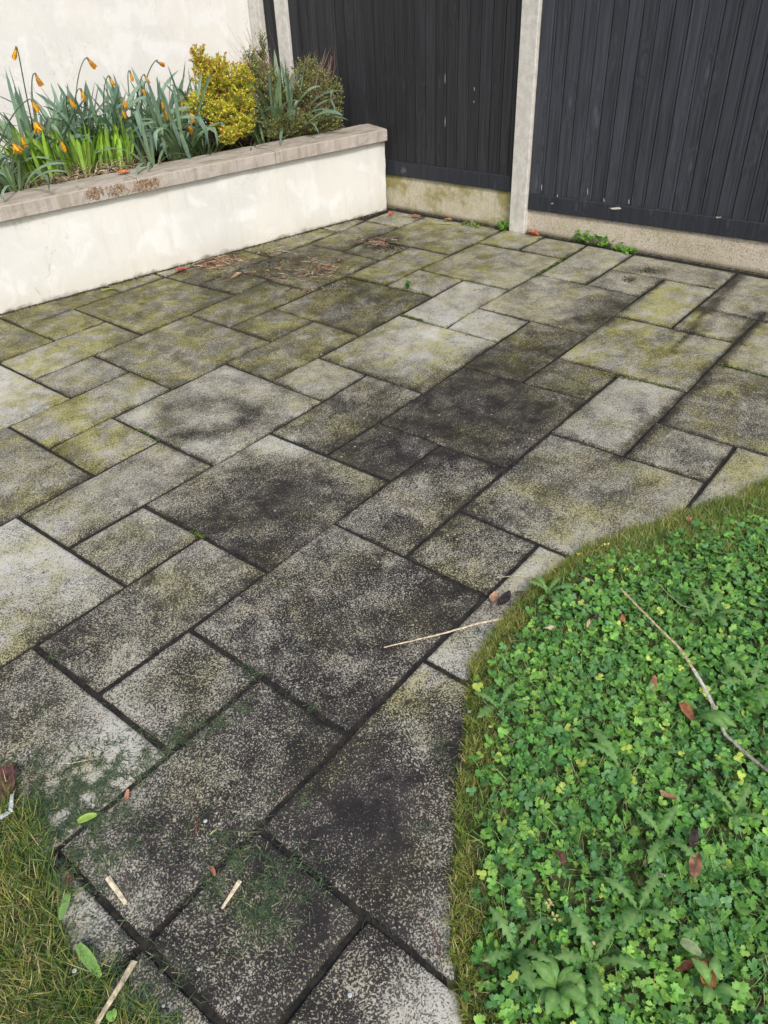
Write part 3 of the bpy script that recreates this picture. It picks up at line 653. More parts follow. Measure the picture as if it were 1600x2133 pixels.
def panel(y0,y1,zb0,zb1,label,mat,stiles,railh=.088,seed=1):
    """y0>y1; board bottoms follow the rail; zb at y0 and y1 = underside of rail"""
    o=empty('fence_panel',(3.625,(y0+y1)/2,0)); r=random.Random(seed); cy=(y0+y1)/2
    slope=(zb1-zb0)/(y1-y0)
    def zat(y): return zb0+slope*(y-y0)
    H=TOP-.30
    V,F=board_mesh(PITCH-.001,H); me=mesh('board',V,F,mat)
    y=y0-.002
    while y>y1+.01:
        wv=min(PITCH,y-y1)
        m2=me
        if wv<PITCH-.002: V2,F2=board_mesh(wv-.001,H); m2=mesh('board',V2,F2,mat)
        b=link('board',m2,o,(.014+r.uniform(-.0012,.0012),y-cy,zat(y)+railh-.02)); b.rotation_euler=(r.uniform(-.0008,.0008),0,r.uniform(-.012,.012))
        y-=PITCH
    # rails: bottom and top
    mr=mat_rail
    for nm,zo,hh in (('bottom_rail',0,railh),('top_rail',H+.06,.07)):
        ys=[y0-cy,y1-cy]; V=[];F=[];n=24
        for k in range(n+1):
            yy=ys[0]+(ys[1]-ys[0])*k/n; z=zat(yy+cy)+zo+.0012*noise.noise(Vector((yy*9,3,zo)))
            e=.0008*noise.noise(Vector((yy*7,0,zo)))
            V+=[(e+.001,yy,z),(e-.001,yy,z+.003),(e-.001,yy,z+hh-.004),(e+.002,yy,z+hh),(.034,yy,z+hh),(.034,yy,z)]
        for k in range(n):
            for q in range(6): F.append((k*6+q,k*6+(q+1)%6,(k+1)*6+(q+1)%6,(k+1)*6+q))
        F.append((0,1,2,3,4,5)); F.append(tuple(n*6+q for q in (5,4,3,2,1,0)))
        me=mesh(nm,V,F,mr); import bmesh; bm=bmesh.new(); bm.from_mesh(me); bmesh.ops.recalc_face_normals(bm,faces=bm.faces); bm.to_mesh(me); bm.free()
        rl=link(nm,me,o)
    for (ya,yb) in stiles:
        z0=zat((ya+yb)/2)+railh+.002; V,F=box(.001,.02,min(ya,yb)-cy,max(ya,yb)-cy,z0,H+.20); me=mesh('stile',V,F,mat); bevel(me,.0015); link('stile',me,o)
    tag(o,label,'fence panel','charcoal timber fence panels'); return o
pR=panel(1.034,-.80,.142,.181,'wide charcoal timber fence panel on the right above the pitted gravel board',M_wood,[(1.034,.965)],.092,3)
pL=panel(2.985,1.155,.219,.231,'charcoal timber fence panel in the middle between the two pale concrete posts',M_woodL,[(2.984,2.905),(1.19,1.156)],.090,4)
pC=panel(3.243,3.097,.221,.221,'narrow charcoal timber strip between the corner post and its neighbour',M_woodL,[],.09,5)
# knots and bare wood scuffs on the rails
def chip(parent,px,py,wpx,hpx,c,seed,x=3.6225):
    r=random.Random(seed); n=9; V=[];  
    for k in range(n):
        a=2*math.pi*k/n; q=OnPlane(px+math.cos(a)*wpx/2*r.uniform(.7,1.15),py+math.sin(a)*hpx/2*r.uniform(.6,1.2),(x,0,0),(1,0,0))
        V.append(q-parent.location)
    V2=[v+Vector((.003,0,0)) for v in V]; F=[tuple(range(n)),tuple(range(2*n-1,n-1,-1))]+[(k,(k+1)%n,n+(k+1)%n,n+k) for k in range(n)]
    link('bare_patch',mesh('bare_patch',V+V2,F,M_chip,[c]*(2*n)),parent)
M_chip=mat_attr('bare_wood',.8,0,.2,.3,200,.4)
chip(pR,1283,434,28,5,(.62,.58,.50),1); chip(pR,1150,424,5,3,(.4,.35,.28),2); chip(pR,1497,453,13,4,(.45,.36,.25),3)
for k,(px,py,w_,h_) in enumerate([(1128,390,1.5,14),(1161,408,2,6),(1224,400,1.2,14),(1258,417,2,9),(1310,420,2.2,12),(1370,436,6,2.5),(1430,444,6,2.5)]):
    chip(pR,px,py,w_,h_,(.42,.38,.32) if k<5 else (.25,.06,.08),10+k,3.636)
for k,(px,py,w_,h_) in enumerate([(927,165,1.1,30),(927,255,1.6,30),(988,185,1.8,14),(987,212,1.6,8)]):
    chip(pL,px,py,w_*.8,h_*.7,(.32,.32,.33),30+k,3.635)
chip(pL,841,355,13,12,(.10,.10,.105),60,3.6225)
# green corner trim between wall end and fence
V,F=box(-.012,.012,-.006,.006,.31,.455); me=mesh('corner_trim',V,F,mat_simple('pale_green_trim',(.20,.28,.25),(.28,.36,.32),12)); bevel(me,.002)
e=WA+WD*(Lw-.012)+WN*.03
tag(link('corner_trim',me,None,(e.x+.005,e.y,0),(0,0,HA)),'pale green trim strip in the gap between wall end and fence','trim')

# ------------------------------------------------------------------ bed planting
def strap(L, wd, lean0, curve, kink=None, az=0.0, fold=.25, n=12, twist=0.0, kang=1.3):
    """a strap leaf: starts leaning lean0 from vertical, bends by curve (rad over its length), optional sharp kink"""
    th=lean0; p=Vector((0,0,0)); pts=[]; dirs=[]
    for k in range(n+1):
        t_=k/n; d=Vector((math.sin(th),0,math.cos(th))); pts.append(p.copy()); dirs.append(d)
        p=p+d*(L/n); th+=curve/n*(.4+1.2*t_)
        if kink is not None and abs(t_-kink)<.5/n: th+=kang
    V=[];F=[]
    for k,(q,d) in enumerate(zip(pts,dirs)):
        t_=k/n; wv=wd*(.75+.25*min(1,t_*3))*(1-max(0,(t_-.80)/.20)**2*.92)
        nrm=Vector((d.z,0,-d.x)); tw=twist*t_
        s=Vector((0,1,0))*math.cos(tw)+nrm*math.sin(tw); n2=nrm*math.cos(tw)-Vector((0,1,0))*math.sin(tw)
        V+= [q-s*wv/2+n2*wv*fold, q, q+s*wv/2+n2*wv*fold]
    for k in range(n):
        a=3*k; F+= [(a,a+1,a+4,a+3),(a+1,a+2,a+5,a+4)]
    R=Matrix.Rotation(az,3,'Z'); return [R@v for v in V],F
def strapmesh(name,c0,c1,*a,**k):
    V,F=strap(*a,**k); n=len(V); zs=[i/(n-1) for i in range(n)]
    C=[tuple(c0[j]*(1-z)+c1[j]*z for j in range(3)) for z in zs]
    return mesh(name,V,F,M_strap,C,True)
def mat_strap():
    t=NT('strap_leaf'); P=t.n('TexCoord').outputs['Object']; oi=t.n('ObjectInfo').outputs['Random']
    a=t.n('Attribute',{'attribute_name':'tint'}).outputs['Color']
    n=t.noise(vmap(t,P,(60,60,6)),1.5,3,0.6)
    f=t.math('MULTIPLY',t.ramp(n,.3,.7,.82,1.15),t.ramp(oi,0,1,.72,1.3))
    m=t.n('VectorMath',{'operation':'SCALE'}); t.set(m.inputs[0],a); t.set(m.inputs['Scale'],f)
    c=t.mix(t.ramp(oi,.86,.95,0,.45),m.outputs[0],(.20,.24,.06))
    return t.pbr(c,.48,.4,None,.25)
M_strap=mat_strap()
rr=random.Random(5)
BLU0,BLU1=(.24,.36,.14),(.19,.30,.24)
daf_var=[]
for k in range(16):
    kk=rr.random()
    daf_var.append(strapmesh('leaf',BLU0,BLU1,rr.uniform(.44,.62),rr.uniform(.019,.028),rr.uniform(.03,.35),rr.uniform(.5,2.3),
        kink=(rr.uniform(.45,.8) if kk<.6 else None),kang=rr.uniform(.8,2.0),fold=rr.uniform(.05,.25),twist=rr.uniform(-1.2,1.2),n=12))
upright=[strapmesh('leaf',BLU0,BLU1,rr.uniform(.42,.56),rr.uniform(.018,.026),rr.uniform(.02,.15),rr.uniform(.1,.6),fold=.15,twist=rr.uniform(-1.2,1.2)) for _ in range(6)]
arch=[strapmesh('leaf',BLU0,BLU1,rr.uniform(.38,.52),rr.uniform(.016,.022),rr.uniform(.15,.45),rr.uniform(1.4,2.6),fold=.15,twist=rr.uniform(-.6,.6)) for _ in range(6)]
brt=[strapmesh('leaf',(.34,.50,.12),(.28,.50,.035),rr.uniform(.19,.30),rr.uniform(.018,.026),rr.uniform(.02,.38),rr.uniform(-.2,.9),fold=rr.uniform(.15,.35),twist=rr.uniform(-.5,.5),n=8) for _ in range(10)]
dkg=[strapmesh('leaf',(.07,.13,.03),(.045,.10,.025),rr.uniform(.16,.24),rr.uniform(.006,.009),rr.uniform(.1,.5),rr.uniform(.6,1.6),fold=.2,n=8) for _ in range(6)]
def clump(name,loc,n,vars_,rad,label,cat,group=None,tilt=.16,sc=(.85,1.12),bias=None,seed=0,hs=1.0):
    r=random.Random(seed+17); o=empty(name,loc.to_tuple()); tag(o,label,cat,group)
    for k in range(n):
        a=r.uniform(0,2*math.pi); q=rad*math.sqrt(r.random())
        az=a+r.uniform(-.9,.9) if bias is None or r.random()>.5 else bias+r.uniform(-.7,.7)
        s=r.uniform(*sc)
        link('leaf',r.choice(vars_),o,(math.cos(a)*q,math.sin(a)*q,-.01),(r.uniform(-tilt,tilt),r.uniform(-tilt,tilt)+q/rad*.10,az),(s*r.uniform(.85,1.1),s,s*hs))
    return o
# wilted daffodil flower: narrow crumpled petals round a tube, hanging from a papery spathe
def flower_meshes(seed,open_=.3):
    r=random.Random(seed); L=[]
    for k in range(6):
        a=k*math.pi/3+r.uniform(-.2,.2); len_=r.uniform(.030,.042); wd=r.uniform(.007,.012); V=[];F=[]
        for q in range(6):
            t_=q/5; rad=.004+open_*.034*t_*(1+r.uniform(-.3,.3)); z=-len_*t_; an=a+r.uniform(-.18,.18)
            w_=wd*math.sin(math.pi*(t_*.8+.12)); c=Vector((math.cos(an)*rad,math.sin(an)*rad,z)); s=Vector((-math.sin(an),math.cos(an),0))*w_/2
            m=Vector((math.cos(an),math.sin(an),0))*w_*r.uniform(.1,.4)
            V+=[c-s,c+m,c+s]
        for q in range(5): b=3*q; F+=[(b,b+1,b+4,b+3),(b+1,b+2,b+5,b+4)]
        cc=r.choice([(.85,.42,.02),(.68,.30,.03),(.90,.52,.03),(.55,.28,.06)]); L.append((V,F,cc))
    V,F,C=acc(L); pet=mesh('flower',V,F,M_petal,C,True)
    V=[];F=[];n=10
    for q in range(5):
        t_=q/4; z=-.004-.034*t_
        for k in range(n):
            a=2*math.pi*k/n; rad=.0035+(.0025+open_*.010)*t_+(.0015*math.sin(k*2.5+seed) if q==4 else 0); V.append((math.cos(a)*rad,math.sin(a)*rad,z+(.003*math.sin(k*1.7) if q==4 else 0)))
    for q in range(4):
        for k in range(n): F.append((q*n+k,q*n+(k+1)%n,(q+1)*n+(k+1)%n,(q+1)*n+k))
    tr=mesh('trumpet',V,F,M_petal,[(.88,.36,.01)]*len(V),True)
    V,F=tubepts([Vector((0,0,.012)),Vector((0,0,.004)),Vector((0,0,-.008))],.004,.0055,6)
    sp=mesh('spathe',V,F,M_stick,[(.22,.16,.08)]*len(V),True)
    return pet,tr,sp
FLV=[flower_meshes(k,o) for k,o in ((1,.10),(2,.22),(3,.35),(4,.12),(5,.7))]
def add_flower(root,px,py,d,var,droop,az,sc=1.0,bx=None):
    """head where the photo shows it, d metres behind the wall face; stem curves up from the clump"""
    hd=Behind(px,py,d); rl=Vector(root.location); b=Vector((bx if bx else 0,0,0)); h=hd-rl
    dirv=Vector((math.cos(az),math.sin(az),0)); top=h+Vector((0,0,.012))
    P0=Vector((0,0,0)); P1=Vector((h.x*.25,h.y*.25,h.z*.75)); P2=top-dirv*.028+Vector((0,0,.022)); pts=[]
    for k in range(13):
        t_=k/12; pts.append(P0*(1-t_)**3+P1*3*t_*(1-t_)**2+P2*3*t_**2*(1-t_)+top*t_**3)
    V,F=tubepts(pts,.0042,.0026,6); link('stem',mesh('stem',V,F,M_strap,[(.10,.17,.07)]*len(V),True),root)
    f=link('flower',FLV[var][0],root,h,(0,-droop,az),sc); link('trumpet',FLV[var][1],f); link('spathe',FLV[var][2],f)
D='daffodils in the raised bed'
dc={}
spec=[ # key, px at soil, depth, n, label
('a',38,.27,16,'small dark daffodil clump with an open flower at the left front of the bed'),
('b',-15,.42,14,'daffodil clump at the left edge of the photo with leaves arching rightwards'),
('c',95,.62,26,'tall daffodil clump against the house wall carrying the topmost withered flower'),
('d',165,.68,26,'daffodil clump directly behind the left half of the bright green clump'),
('e',225,.66,30,'daffodil clump directly behind the right half of the bright green clump'),
('f',290,.60,30,'daffodil clump with several bent stems just right of the bright green clump'),
('g',350,.66,26,'daffodil clump at the wall just left of the yellow shrub'),
('h',372,.42,16,'daffodil clump with a broad yellow open flower beside the yellow shrub'),
('i',320,.24,7,'small daffodil clump with pale green stems right at the coping edge'),
('j',425,.70,18,'daffodil leaves standing at the wall behind the yellow shrub'),
('k',520,.66,18,'daffodil leaves arching against the wall right of the yellow shrub top'),
('l',600,.33,26,'blue green daffodil leaves growing through the twiggy shrub'),
('m',560,.35,8,'few strap leaves drooping at the left of the twiggy shrub')]
for n_,(k,px,d,n,lab) in enumerate(spec):
    n=int(n*(2.3 if k in 'cdefgh' else 1.7))
    v=daf_var+upright if k not in 'bi' else (arch if k=='b' else upright+arch)
    if k in 'lkj': v=daf_var+upright+arch
    dc[k]=clump('daffodil_clump',BedAt(px,d),n,v,.09 if k not in 'ai' else .025,lab,'daffodil',D,seed=n_*7,sc=(.78,1.04) if k not in 'ai' else (.6,.95),tilt=.22 if k!='i' else .12,hs={'c':1.05,'j':.95,'l':1.0,'a':.85,'i':.8}.get(k,.95))
flw=[('c',33,103,.62,0,.5,2.6),('c',76,158,.55,1,.25,-.8),('b',68,212,.45,2,.3,-.6),('c',72,255,.38,4,.35,-1.0),('b',45,285,.30,0,.1,-.6),('a',28,300,.24,4,.5,-1.2),
     ('d',185,125,.6,1,.6,-.5),('d',145,205,.5,0,.3,-.7),('d',170,190,.55,3,.1,-.5),('e',230,163,.62,0,.3,0),('e',257,208,.5,2,.2,-1.0),('e',255,230,.5,0,.2,-.4),('f',272,152,.62,3,.1,0),('f',297,185,.58,3,.2,-.3),
     ('f',303,160,.62,0,.4,0),('f',330,130,.66,1,1.1,-.1),('f',337,212,.45,0,.1,0),('h',343,230,.42,3,.15,0),('g',375,208,.5,0,.2,0),('h',369,230,.42,0,.1,.1),('h',396,236,.40,4,.4,-.6),('h',393,262,.38,1,.35,-.3),('c',127,295,.2,3,.2,-.4)]
for k,px,py,d,v,dr,az in flw: add_flower(dc[k],px,py,d,v,dr,az,1.3 if k in'cadhb' else 1.1)
# bright green clump with last year's stalks
hyc=BedAt(175,.40); hy=empty('hyacinth_clump',hyc.to_tuple()); tag(hy,'broad clump of bright lime green strap leaves above a mat of withered stalks','plant')
r=random.Random(77)
for k in range(175):
    px=r.uniform(62,278); d=r.uniform(.33,.58)-.0004*abs(px-170)
    b=BedAt(px,d,.50)-hyc; out=(px-170)/110
    s=r.uniform(.8,1.15)*(1.05-.18*max(0,out))
    link('leaf',r.choice(brt),hy,b,(r.uniform(-.14,.14),r.uniform(-.14,.14),math.pi+HA+r.uniform(-1.2,1.2) if out<0 else r.uniform(-1.5,1.5)),(s,s,s))
L=[]
for k in range(1000):
    px=r.uniform(58,296); d=r.uniform(.26,.50); b=BedAt(px,d,.49+r.uniform(0,.05)); pts=[b]; a=r.uniform(0,6.28); el=r.uniform(-.2,1.2); ln=r.uniform(.04,.11)
    for q in range(4):
        v=Vector((math.cos(a)*math.cos(el),math.sin(a)*math.cos(el),math.sin(el))); nx=pts[-1]+v*ln/4
        if nx.z<.485: nx.z=.487
        pts.append(nx); el-=r.uniform(.1,.7); a+=r.uniform(-.4,.4)
    v,f=tubepts(pts,r.uniform(.0018,.0042),.0012,4); c=r.choice([(.42,.34,.20),(.30,.24,.15),(.14,.10,.07),(.08,.055,.04),(.55,.47,.33),(.25,.18,.12)]); L.append((v,f,c))
V,F,C=acc(L); st=link('withered_stalks',mesh('withered_stalks',V,F,M_stick,C),hy); st['kind']='stuff'; st.location=-hyc
clump('grassy_plant',BedAt(432,.26),34,dkg,.05,'dark green grassy tuft in front of the yellow shrub','plant',seed=91,tilt=.3)
clump('grassy_plant',BedAt(520,.20),9,dkg,.03,'small grassy tuft at the coping edge between the two shrubs','plant',seed=92,tilt=.3)

# small leaf template (pointed oval, folded): two quads
LT=(np.array([(0,0,0),(.34,.5,.10),(.34,-.5,.10),(1,0,0),(.5,0,0.0)],float)*[1,.55,1],np.array([(0,4,1),(4,3,1),(0,2,4),(2,3,4)]))
def leafcloud(name,pts,dirs,sizes,cols,mat,parent=None,jit=.6,seed=0):
    R=np.random.RandomState(seed); n=len(pts); rots=[]
    for k in range(n):
        x=np.array(dirs[k])+R.normal(0,jit,3); x/=np.linalg.norm(x)+1e-9; u=np.array([0,0,1.])+R.normal(0,.5,3); y=np.cross(u,x); y/=np.linalg.norm(y)+1e-9; z=np.cross(x,y)
        rots.append(np.stack([x,y,z],1))
    o=link(name,bulk(name,LT,np.array(pts),np.array(rots),np.array(sizes),cols,mat),parent); o['kind']='stuff'; return o
# yellow shrub: lobes of short leafy shoots
def shrub(name,root,lobes,nshoot,shootlen,leafsz,cf,label,cat,mat,seed,stemc,nl=16,stem_r=.0016):
    r=random.Random(seed); o=empty(name,root.to_tuple()); tag(o,label,cat); P=[];Dd=[];S=[];C=[];L=[]
    for (c,rad,wt) in lobes:
        for k in range(int(nshoot*wt)):
            while True:
                v=Vector((r.uniform(-1,1),r.uniform(-1,1),r.uniform(-1,1)))
                if .15<v.length<1.0+.25*r.random(): break
            q=Vector((c.x+v.x*rad.x,c.y+v.y*rad.y,c.z+v.z*rad.z)); 
            dv=(Vector((v.x*.8,v.y*.8,v.z*.5+.55))).normalized(); s=q-dv*shootlen*.8
            if s.z<root.z: continue
            pts=[s+dv*shootlen*t_/4+Vector((r.uniform(-1,1),r.uniform(-1,1),0))*.003 for t_ in range(5)]
            v2,f2=tubepts(pts,stem_r,stem_r*.4,3); L.append((v2,f2,stemc))
            if r.random()<.25:
                m=root+Vector((r.uniform(-.03,.03),r.uniform(-.03,.03),0)); v2,f2=tubepts([m-Vector((0,0,.01)),m.lerp(s,.5)+Vector((0,0,.03)),s],stem_r*2.4,stem_r,4); L.append((v2,f2,stemc))
            for t_ in range(nl):
                u=.3+.7*t_/nl; a=t_*2.4; p=s+dv*shootlen*u; sd_=Vector((math.cos(a),math.sin(a),.35)); P.append(tuple(p)); Dd.append(tuple(sd_*.9+dv*.5)); S.append(leafsz*r.uniform(.65,1.2)*(1.05-.3*u)); C.append(cf(p,u,r,v))
    V,F,Cc=acc(L); s_=link('branches',mesh('branches',V,F,M_stick,Cc),o); s_.location=-root; 
    f_=leafcloud('foliage',P,Dd,S,C,mat,o,.35,seed); f_.location=-root; return o
def cy(p,u,r,v):
    top=max(0,min(1,(p.z-.80)/.25)); b=r.uniform(.75,1.2)
    c=r.choice([(.86,.82,.12),(.72,.76,.12),(.90,.80,.12),(.50,.60,.09)])
    if u>.75 and r.random()<.35+.45*top: c=r.choice([(.62,.30,.10),(.55,.20,.09),(.66,.42,.09)])
    return tuple(x*b for x in c)
def B3(px,py,d): return Behind(px,py,d)
lob=[(B3(440,165,.50),Vector((.12,.10,.10)),1.0),(B3(418,125,.55),Vector((.05,.06,.08)),.4),(B3(425,220,.45),Vector((.13,.09,.08)),.9),(B3(490,178,.46),Vector((.14,.10,.12)),1.2),
     (B3(500,190,.40),Vector((.09,.07,.08)),.5),(B3(465,240,.36),Vector((.11,.08,.08)),.8),(B3(505,260,.28),Vector((.08,.07,.06)),.6),(B3(478,282,.24),Vector((.07,.05,.05)),.35),(B3(455,145,.52),Vector((.1,.08,.08)),.4),(B3(500,225,.36),Vector((.11,.09,.10)),.8)]
shrub('golden_shrub',BedAt(462,.42),lob,230,.06,.022,cy,'dense golden yellow shrub with tiny rounded leaves and reddish tips','shrub',M_leaf,21,(.12,.07,.04),16)
def ch(p,u,r,v):
    c=r.choice([(.30,.36,.10),(.20,.26,.08),(.42,.48,.13),(.32,.30,.16),(.13,.17,.06)]); b=r.uniform(.7,1.2); return tuple(x*b for x in c)
lob=[(B3(600,200,.36),Vector((.20,.14,.15)),.9),(B3(655,200,.34),Vector((.16,.12,.17)),1.0),(B3(600,260,.26),Vector((.19,.10,.07)),1.0),(B3(655,255,.22),Vector((.15,.09,.06)),.8),(B3(560,215,.42),Vector((.13,.1,.13)),.5),
     (B3(520,130,.62),Vector((.07,.05,.10)),.22),(B3(548,120,.62),Vector((.04,.04,.16)),.2),(B3(700,200,.28),Vector((.06,.05,.10)),.22),(B3(640,140,.45),Vector((.10,.08,.06)),.3),(B3(545,170,.50),Vector((.12,.08,.12)),.6),(B3(690,250,.22),Vector((.08,.06,.07)),.4)]
hebe=shrub('twiggy_shrub',BedAt(625,.30),lob,430,.075,.018,ch,'sprawling twiggy shrub with small olive leaves beside the dark fence','shrub',M_leaf,22,(.20,.13,.08),9,.0012)
# bare upright twigs and dry tangle of the shrub
r=random.Random(9); L=[]; root=Vector(hebe.location)
for k in range(170):
    px=r.uniform(545,715); py=r.uniform(120,285); d=r.uniform(.18,.5); e=B3(px,py,d)
    if e.z<.5: continue
    if k<45: e=B3(r.uniform(630,700),r.uniform(95,150),.42)
    if 45<=k<75: e=B3(r.uniform(470,575),r.uniform(30,120),.62)
    b=root+Vector((r.uniform(-.12,.12),r.uniform(-.08,.12),0)); b=b.lerp(e,r.uniform(.35,.8) if k>75 else .55)+Vector((r.uniform(-.04,.04),r.uniform(-.04,.04),-.03)); b.z=max(b.z,.49)
    m=b.lerp(e,.5)+Vector((r.uniform(-.02,.02),r.uniform(-.02,.02),r.uniform(0,.02)))
    v,f=tubepts([b,m,e],r.uniform(.0010,.0018),.0005,3); L.append((v,f,r.choice([(.30,.20,.12),(.22,.13,.09),(.38,.30,.19),(.26,.12,.09)])))
V,F,C=acc(L); t_=link('bare_twigs',mesh('bare_twigs',V,F,M_stick,C),hebe); t_.location=-root; t_['kind']='stuff'

# bark and dead leaves on the soil
def deadleaf_mesh(seed,L_=.06,wd=.028,c=(.45,.12,.06),curl=.5,name='dead_leaf'):
    r=random.Random(seed); V=[];F=[];n=8; C=[]
    for k in range(n+1):
        t_=k/n; x=L_*(t_-.5); z=.010*curl*math.sin(t_*2.6+seed)+.004*r.uniform(0,1); w_=wd*math.sin(math.pi*min(1,t_*.92+.05))**.8*.5
        up=curl*w_*(.5+.6*math.sin(seed*1.7+t_*3)); j=1+r.uniform(-.12,.12)
        V+=[(x,-w_*j,z+up),(x,-w_*.5,z+up*.3),(x,0,z),(x,w_*.5,z+up*.35),(x,w_*j,z+up*1.1)]
        cc=tuple(q*r.uniform(.8,1.15) for q in c); C+=[cc,cc,tuple(q*.75 for q in c),cc,cc]
    for k in range(n):
        for q in range(4): a=5*k+q; F.append((a,a+1,a+6,a+5))
    o=len(V); V+=[(-L_*.5,0,.002),(-L_*.5,.001,.004),(-L_*.72,.002,.003),(-L_*.72,.0,.001)]; C+=[tuple(q*.5 for q in c)]*4; F.append((o,o+1,o+2,o+3))
    me=mesh(name,V,F,M_dead,C,True); return me
LT2=(np.array([(0,0,0),(.5,.34,.12),(.5,-.34,.12),(1,0,.05),(.5,0,.0)],float),np.array([(0,4,1),(4,3,1),(0,2,4),(2,3,4)]))
R=np.random.RandomState(4); n=2600; ss=R.uniform(-1.5,Lw,n); dd=.22+.9*R.rand(n)**1.3; P=[];Rr=[];Sz=[];Cc=[]
for k in range(n):
    p=WA+WD*float(ss[k])+WN*float(dd[k]); P.append((p.x,p.y,.492+.018*R.rand()+.012*noise.noise(Vector((p.x*19,p.y*19,1)))))
cs=np.array([(.05,.032,.022),(.10,.06,.04),(.16,.10,.065),(.02,.014,.011),(.20,.05,.035),(.28,.18,.12)])
lt=link('bark_litter',bulk('bark_litter',LT2,np.array(P),euls(R.normal(0,.4,n),R.normal(0,.35,n),R.uniform(0,6.28,n)),R.uniform(.012,.045,n),cs[R.choice(6,n,p=[.3,.22,.13,.2,.08,.07])],M_dead))
tag(lt,'dark bark chips and rotting leaves covering the soil of the raised bed','bark litter',kind='stuff')
def drop(name,me,loc,rz,label,cat,group=None,rot=(0,0),sc=1):
    o=link(name,me,None,loc,(rot[0],rot[1],rz),sc); tag(o,label,cat,group); return o
G2='fallen red leaves in the bed'
RED=(.50,.10,.06); ORG=(.62,.20,.08); BRN=(.30,.15,.09); PNK=(.60,.25,.18)
for k,(px,py,z,c,L_,lab) in enumerate([(257,358,.542,ORG,.085,'orange brown leaf lying on the coping joint'),(155,374,.515,(.55,.05,.06),.06,'crimson leaf against the coping below the bright green clump'),
    (293,335,.51,PNK,.09,'salmon pink leaf on the soil right of the withered stalks'),(305,307,.51,RED,.07,'dark red leaf on the soil behind the pale stemmed daffodils'),(10,392,.515,RED,.06,'red leaf on the soil at the left end of the coping'),
    (20,366,.51,(.4,.03,.05),.07,'wine red leaf under the dark daffodil clump at left'),(345,322,.51,(.45,.16,.12),.07,'russet leaf on the soil left of the yellow shrub'),(375,322,.51,(.35,.08,.07),.06,'maroon leaf at the coping just left of the dark grassy tuft')]):
    drop('fallen_leaf',deadleaf_mesh(k+3,L_,L_*.5,c,.5,'fallen_leaf'),G(px,py,z),k*1.3,lab,'leaf',G2,(.1,.05))

# ------------------------------------------------------------------ lawn plants
def creeping_template():
    # three-lobed toothed leaf as a fan
    out=[]; n=26
    for k in range(n):
        a=-math.pi+2*math.pi*k/n+.12; 
        lobe=max(abs(math.cos(1.5*(a))),0); rad=.55+.45*abs(math.cos(1.5*a))**.7
        if abs(abs(a)-math.pi)<.35: rad*=.35
        rad*=1+.10*(1 if k%2 else -1)
        out.append((math.cos(a)*rad,math.sin(a)*rad,.10*math.cos(3*a)+.12*rad*rad))
    V=[(0,0,0)]+out; F=[(0,1+k,1+(k+1)%n) for k in range(n)]
    return np.array(V),np.array(F)
CT=creeping_template()
R=np.random.RandomState(8)
P=[];S=[];C=[];Z=[]
pal=np.array([(.100,.250,.050),(.080,.210,.062),(.140,.300,.060),(.060,.165,.045),(.185,.345,.068),(.110,.245,.100),(.36,.46,.09)])
def field(x,y,s,o): return noise.noise(Vector((x*s,y*s,o)))
tries=0
NB=24000
while len(P)<NB and tries<200000:
    tries+=1; x=R.uniform(-.75,2.1); y=R.uniform(-2.0,-.62); d=dR(x,y)
    if d<.015 or d>1.3: continue
    e=d+.05*field(x,y,5,2)
    far=max(0,min(1,(x-.62)/.5)); 
    pr=max(0,min(1,(e-(.035+.055*far))/.09)) if x<1.0 else max(0,min(1,(e-.09)/.16))
    if R.rand()>pr*(.95+.3*field(x,y,9,4)): continue
    layer=R.rand(); P.append((x,y,.012+.030*layer**.8)); S.append(R.uniform(.0065,.0125)*(1.15 if layer>.6 else .9)*(1+.25*field(x,y,3,7)))
    yl=field(x,y,4,9); c=pal[R.choice(7,p=[.26,.22,.18,.14,.09,.09,.02])]*R.uniform(.75,1.25); 
    c=c*1.48*(1+.25*yl)+np.array([.06,.04,0])*max(0,yl+.3*far); C.append(c)
n=len(P)
lv=link('creeping_leaves',bulk('creeping_leaves',CT,np.array(P),euls(R.normal(0,.38,n),R.normal(0,.38,n),R.uniform(0,6.28,n)),np.array(S),np.array(C),M_leaf))
tag(lv,'dense carpet of bright green toothed creeping buttercup leaves right of the path','ground cover',kind='stuff')
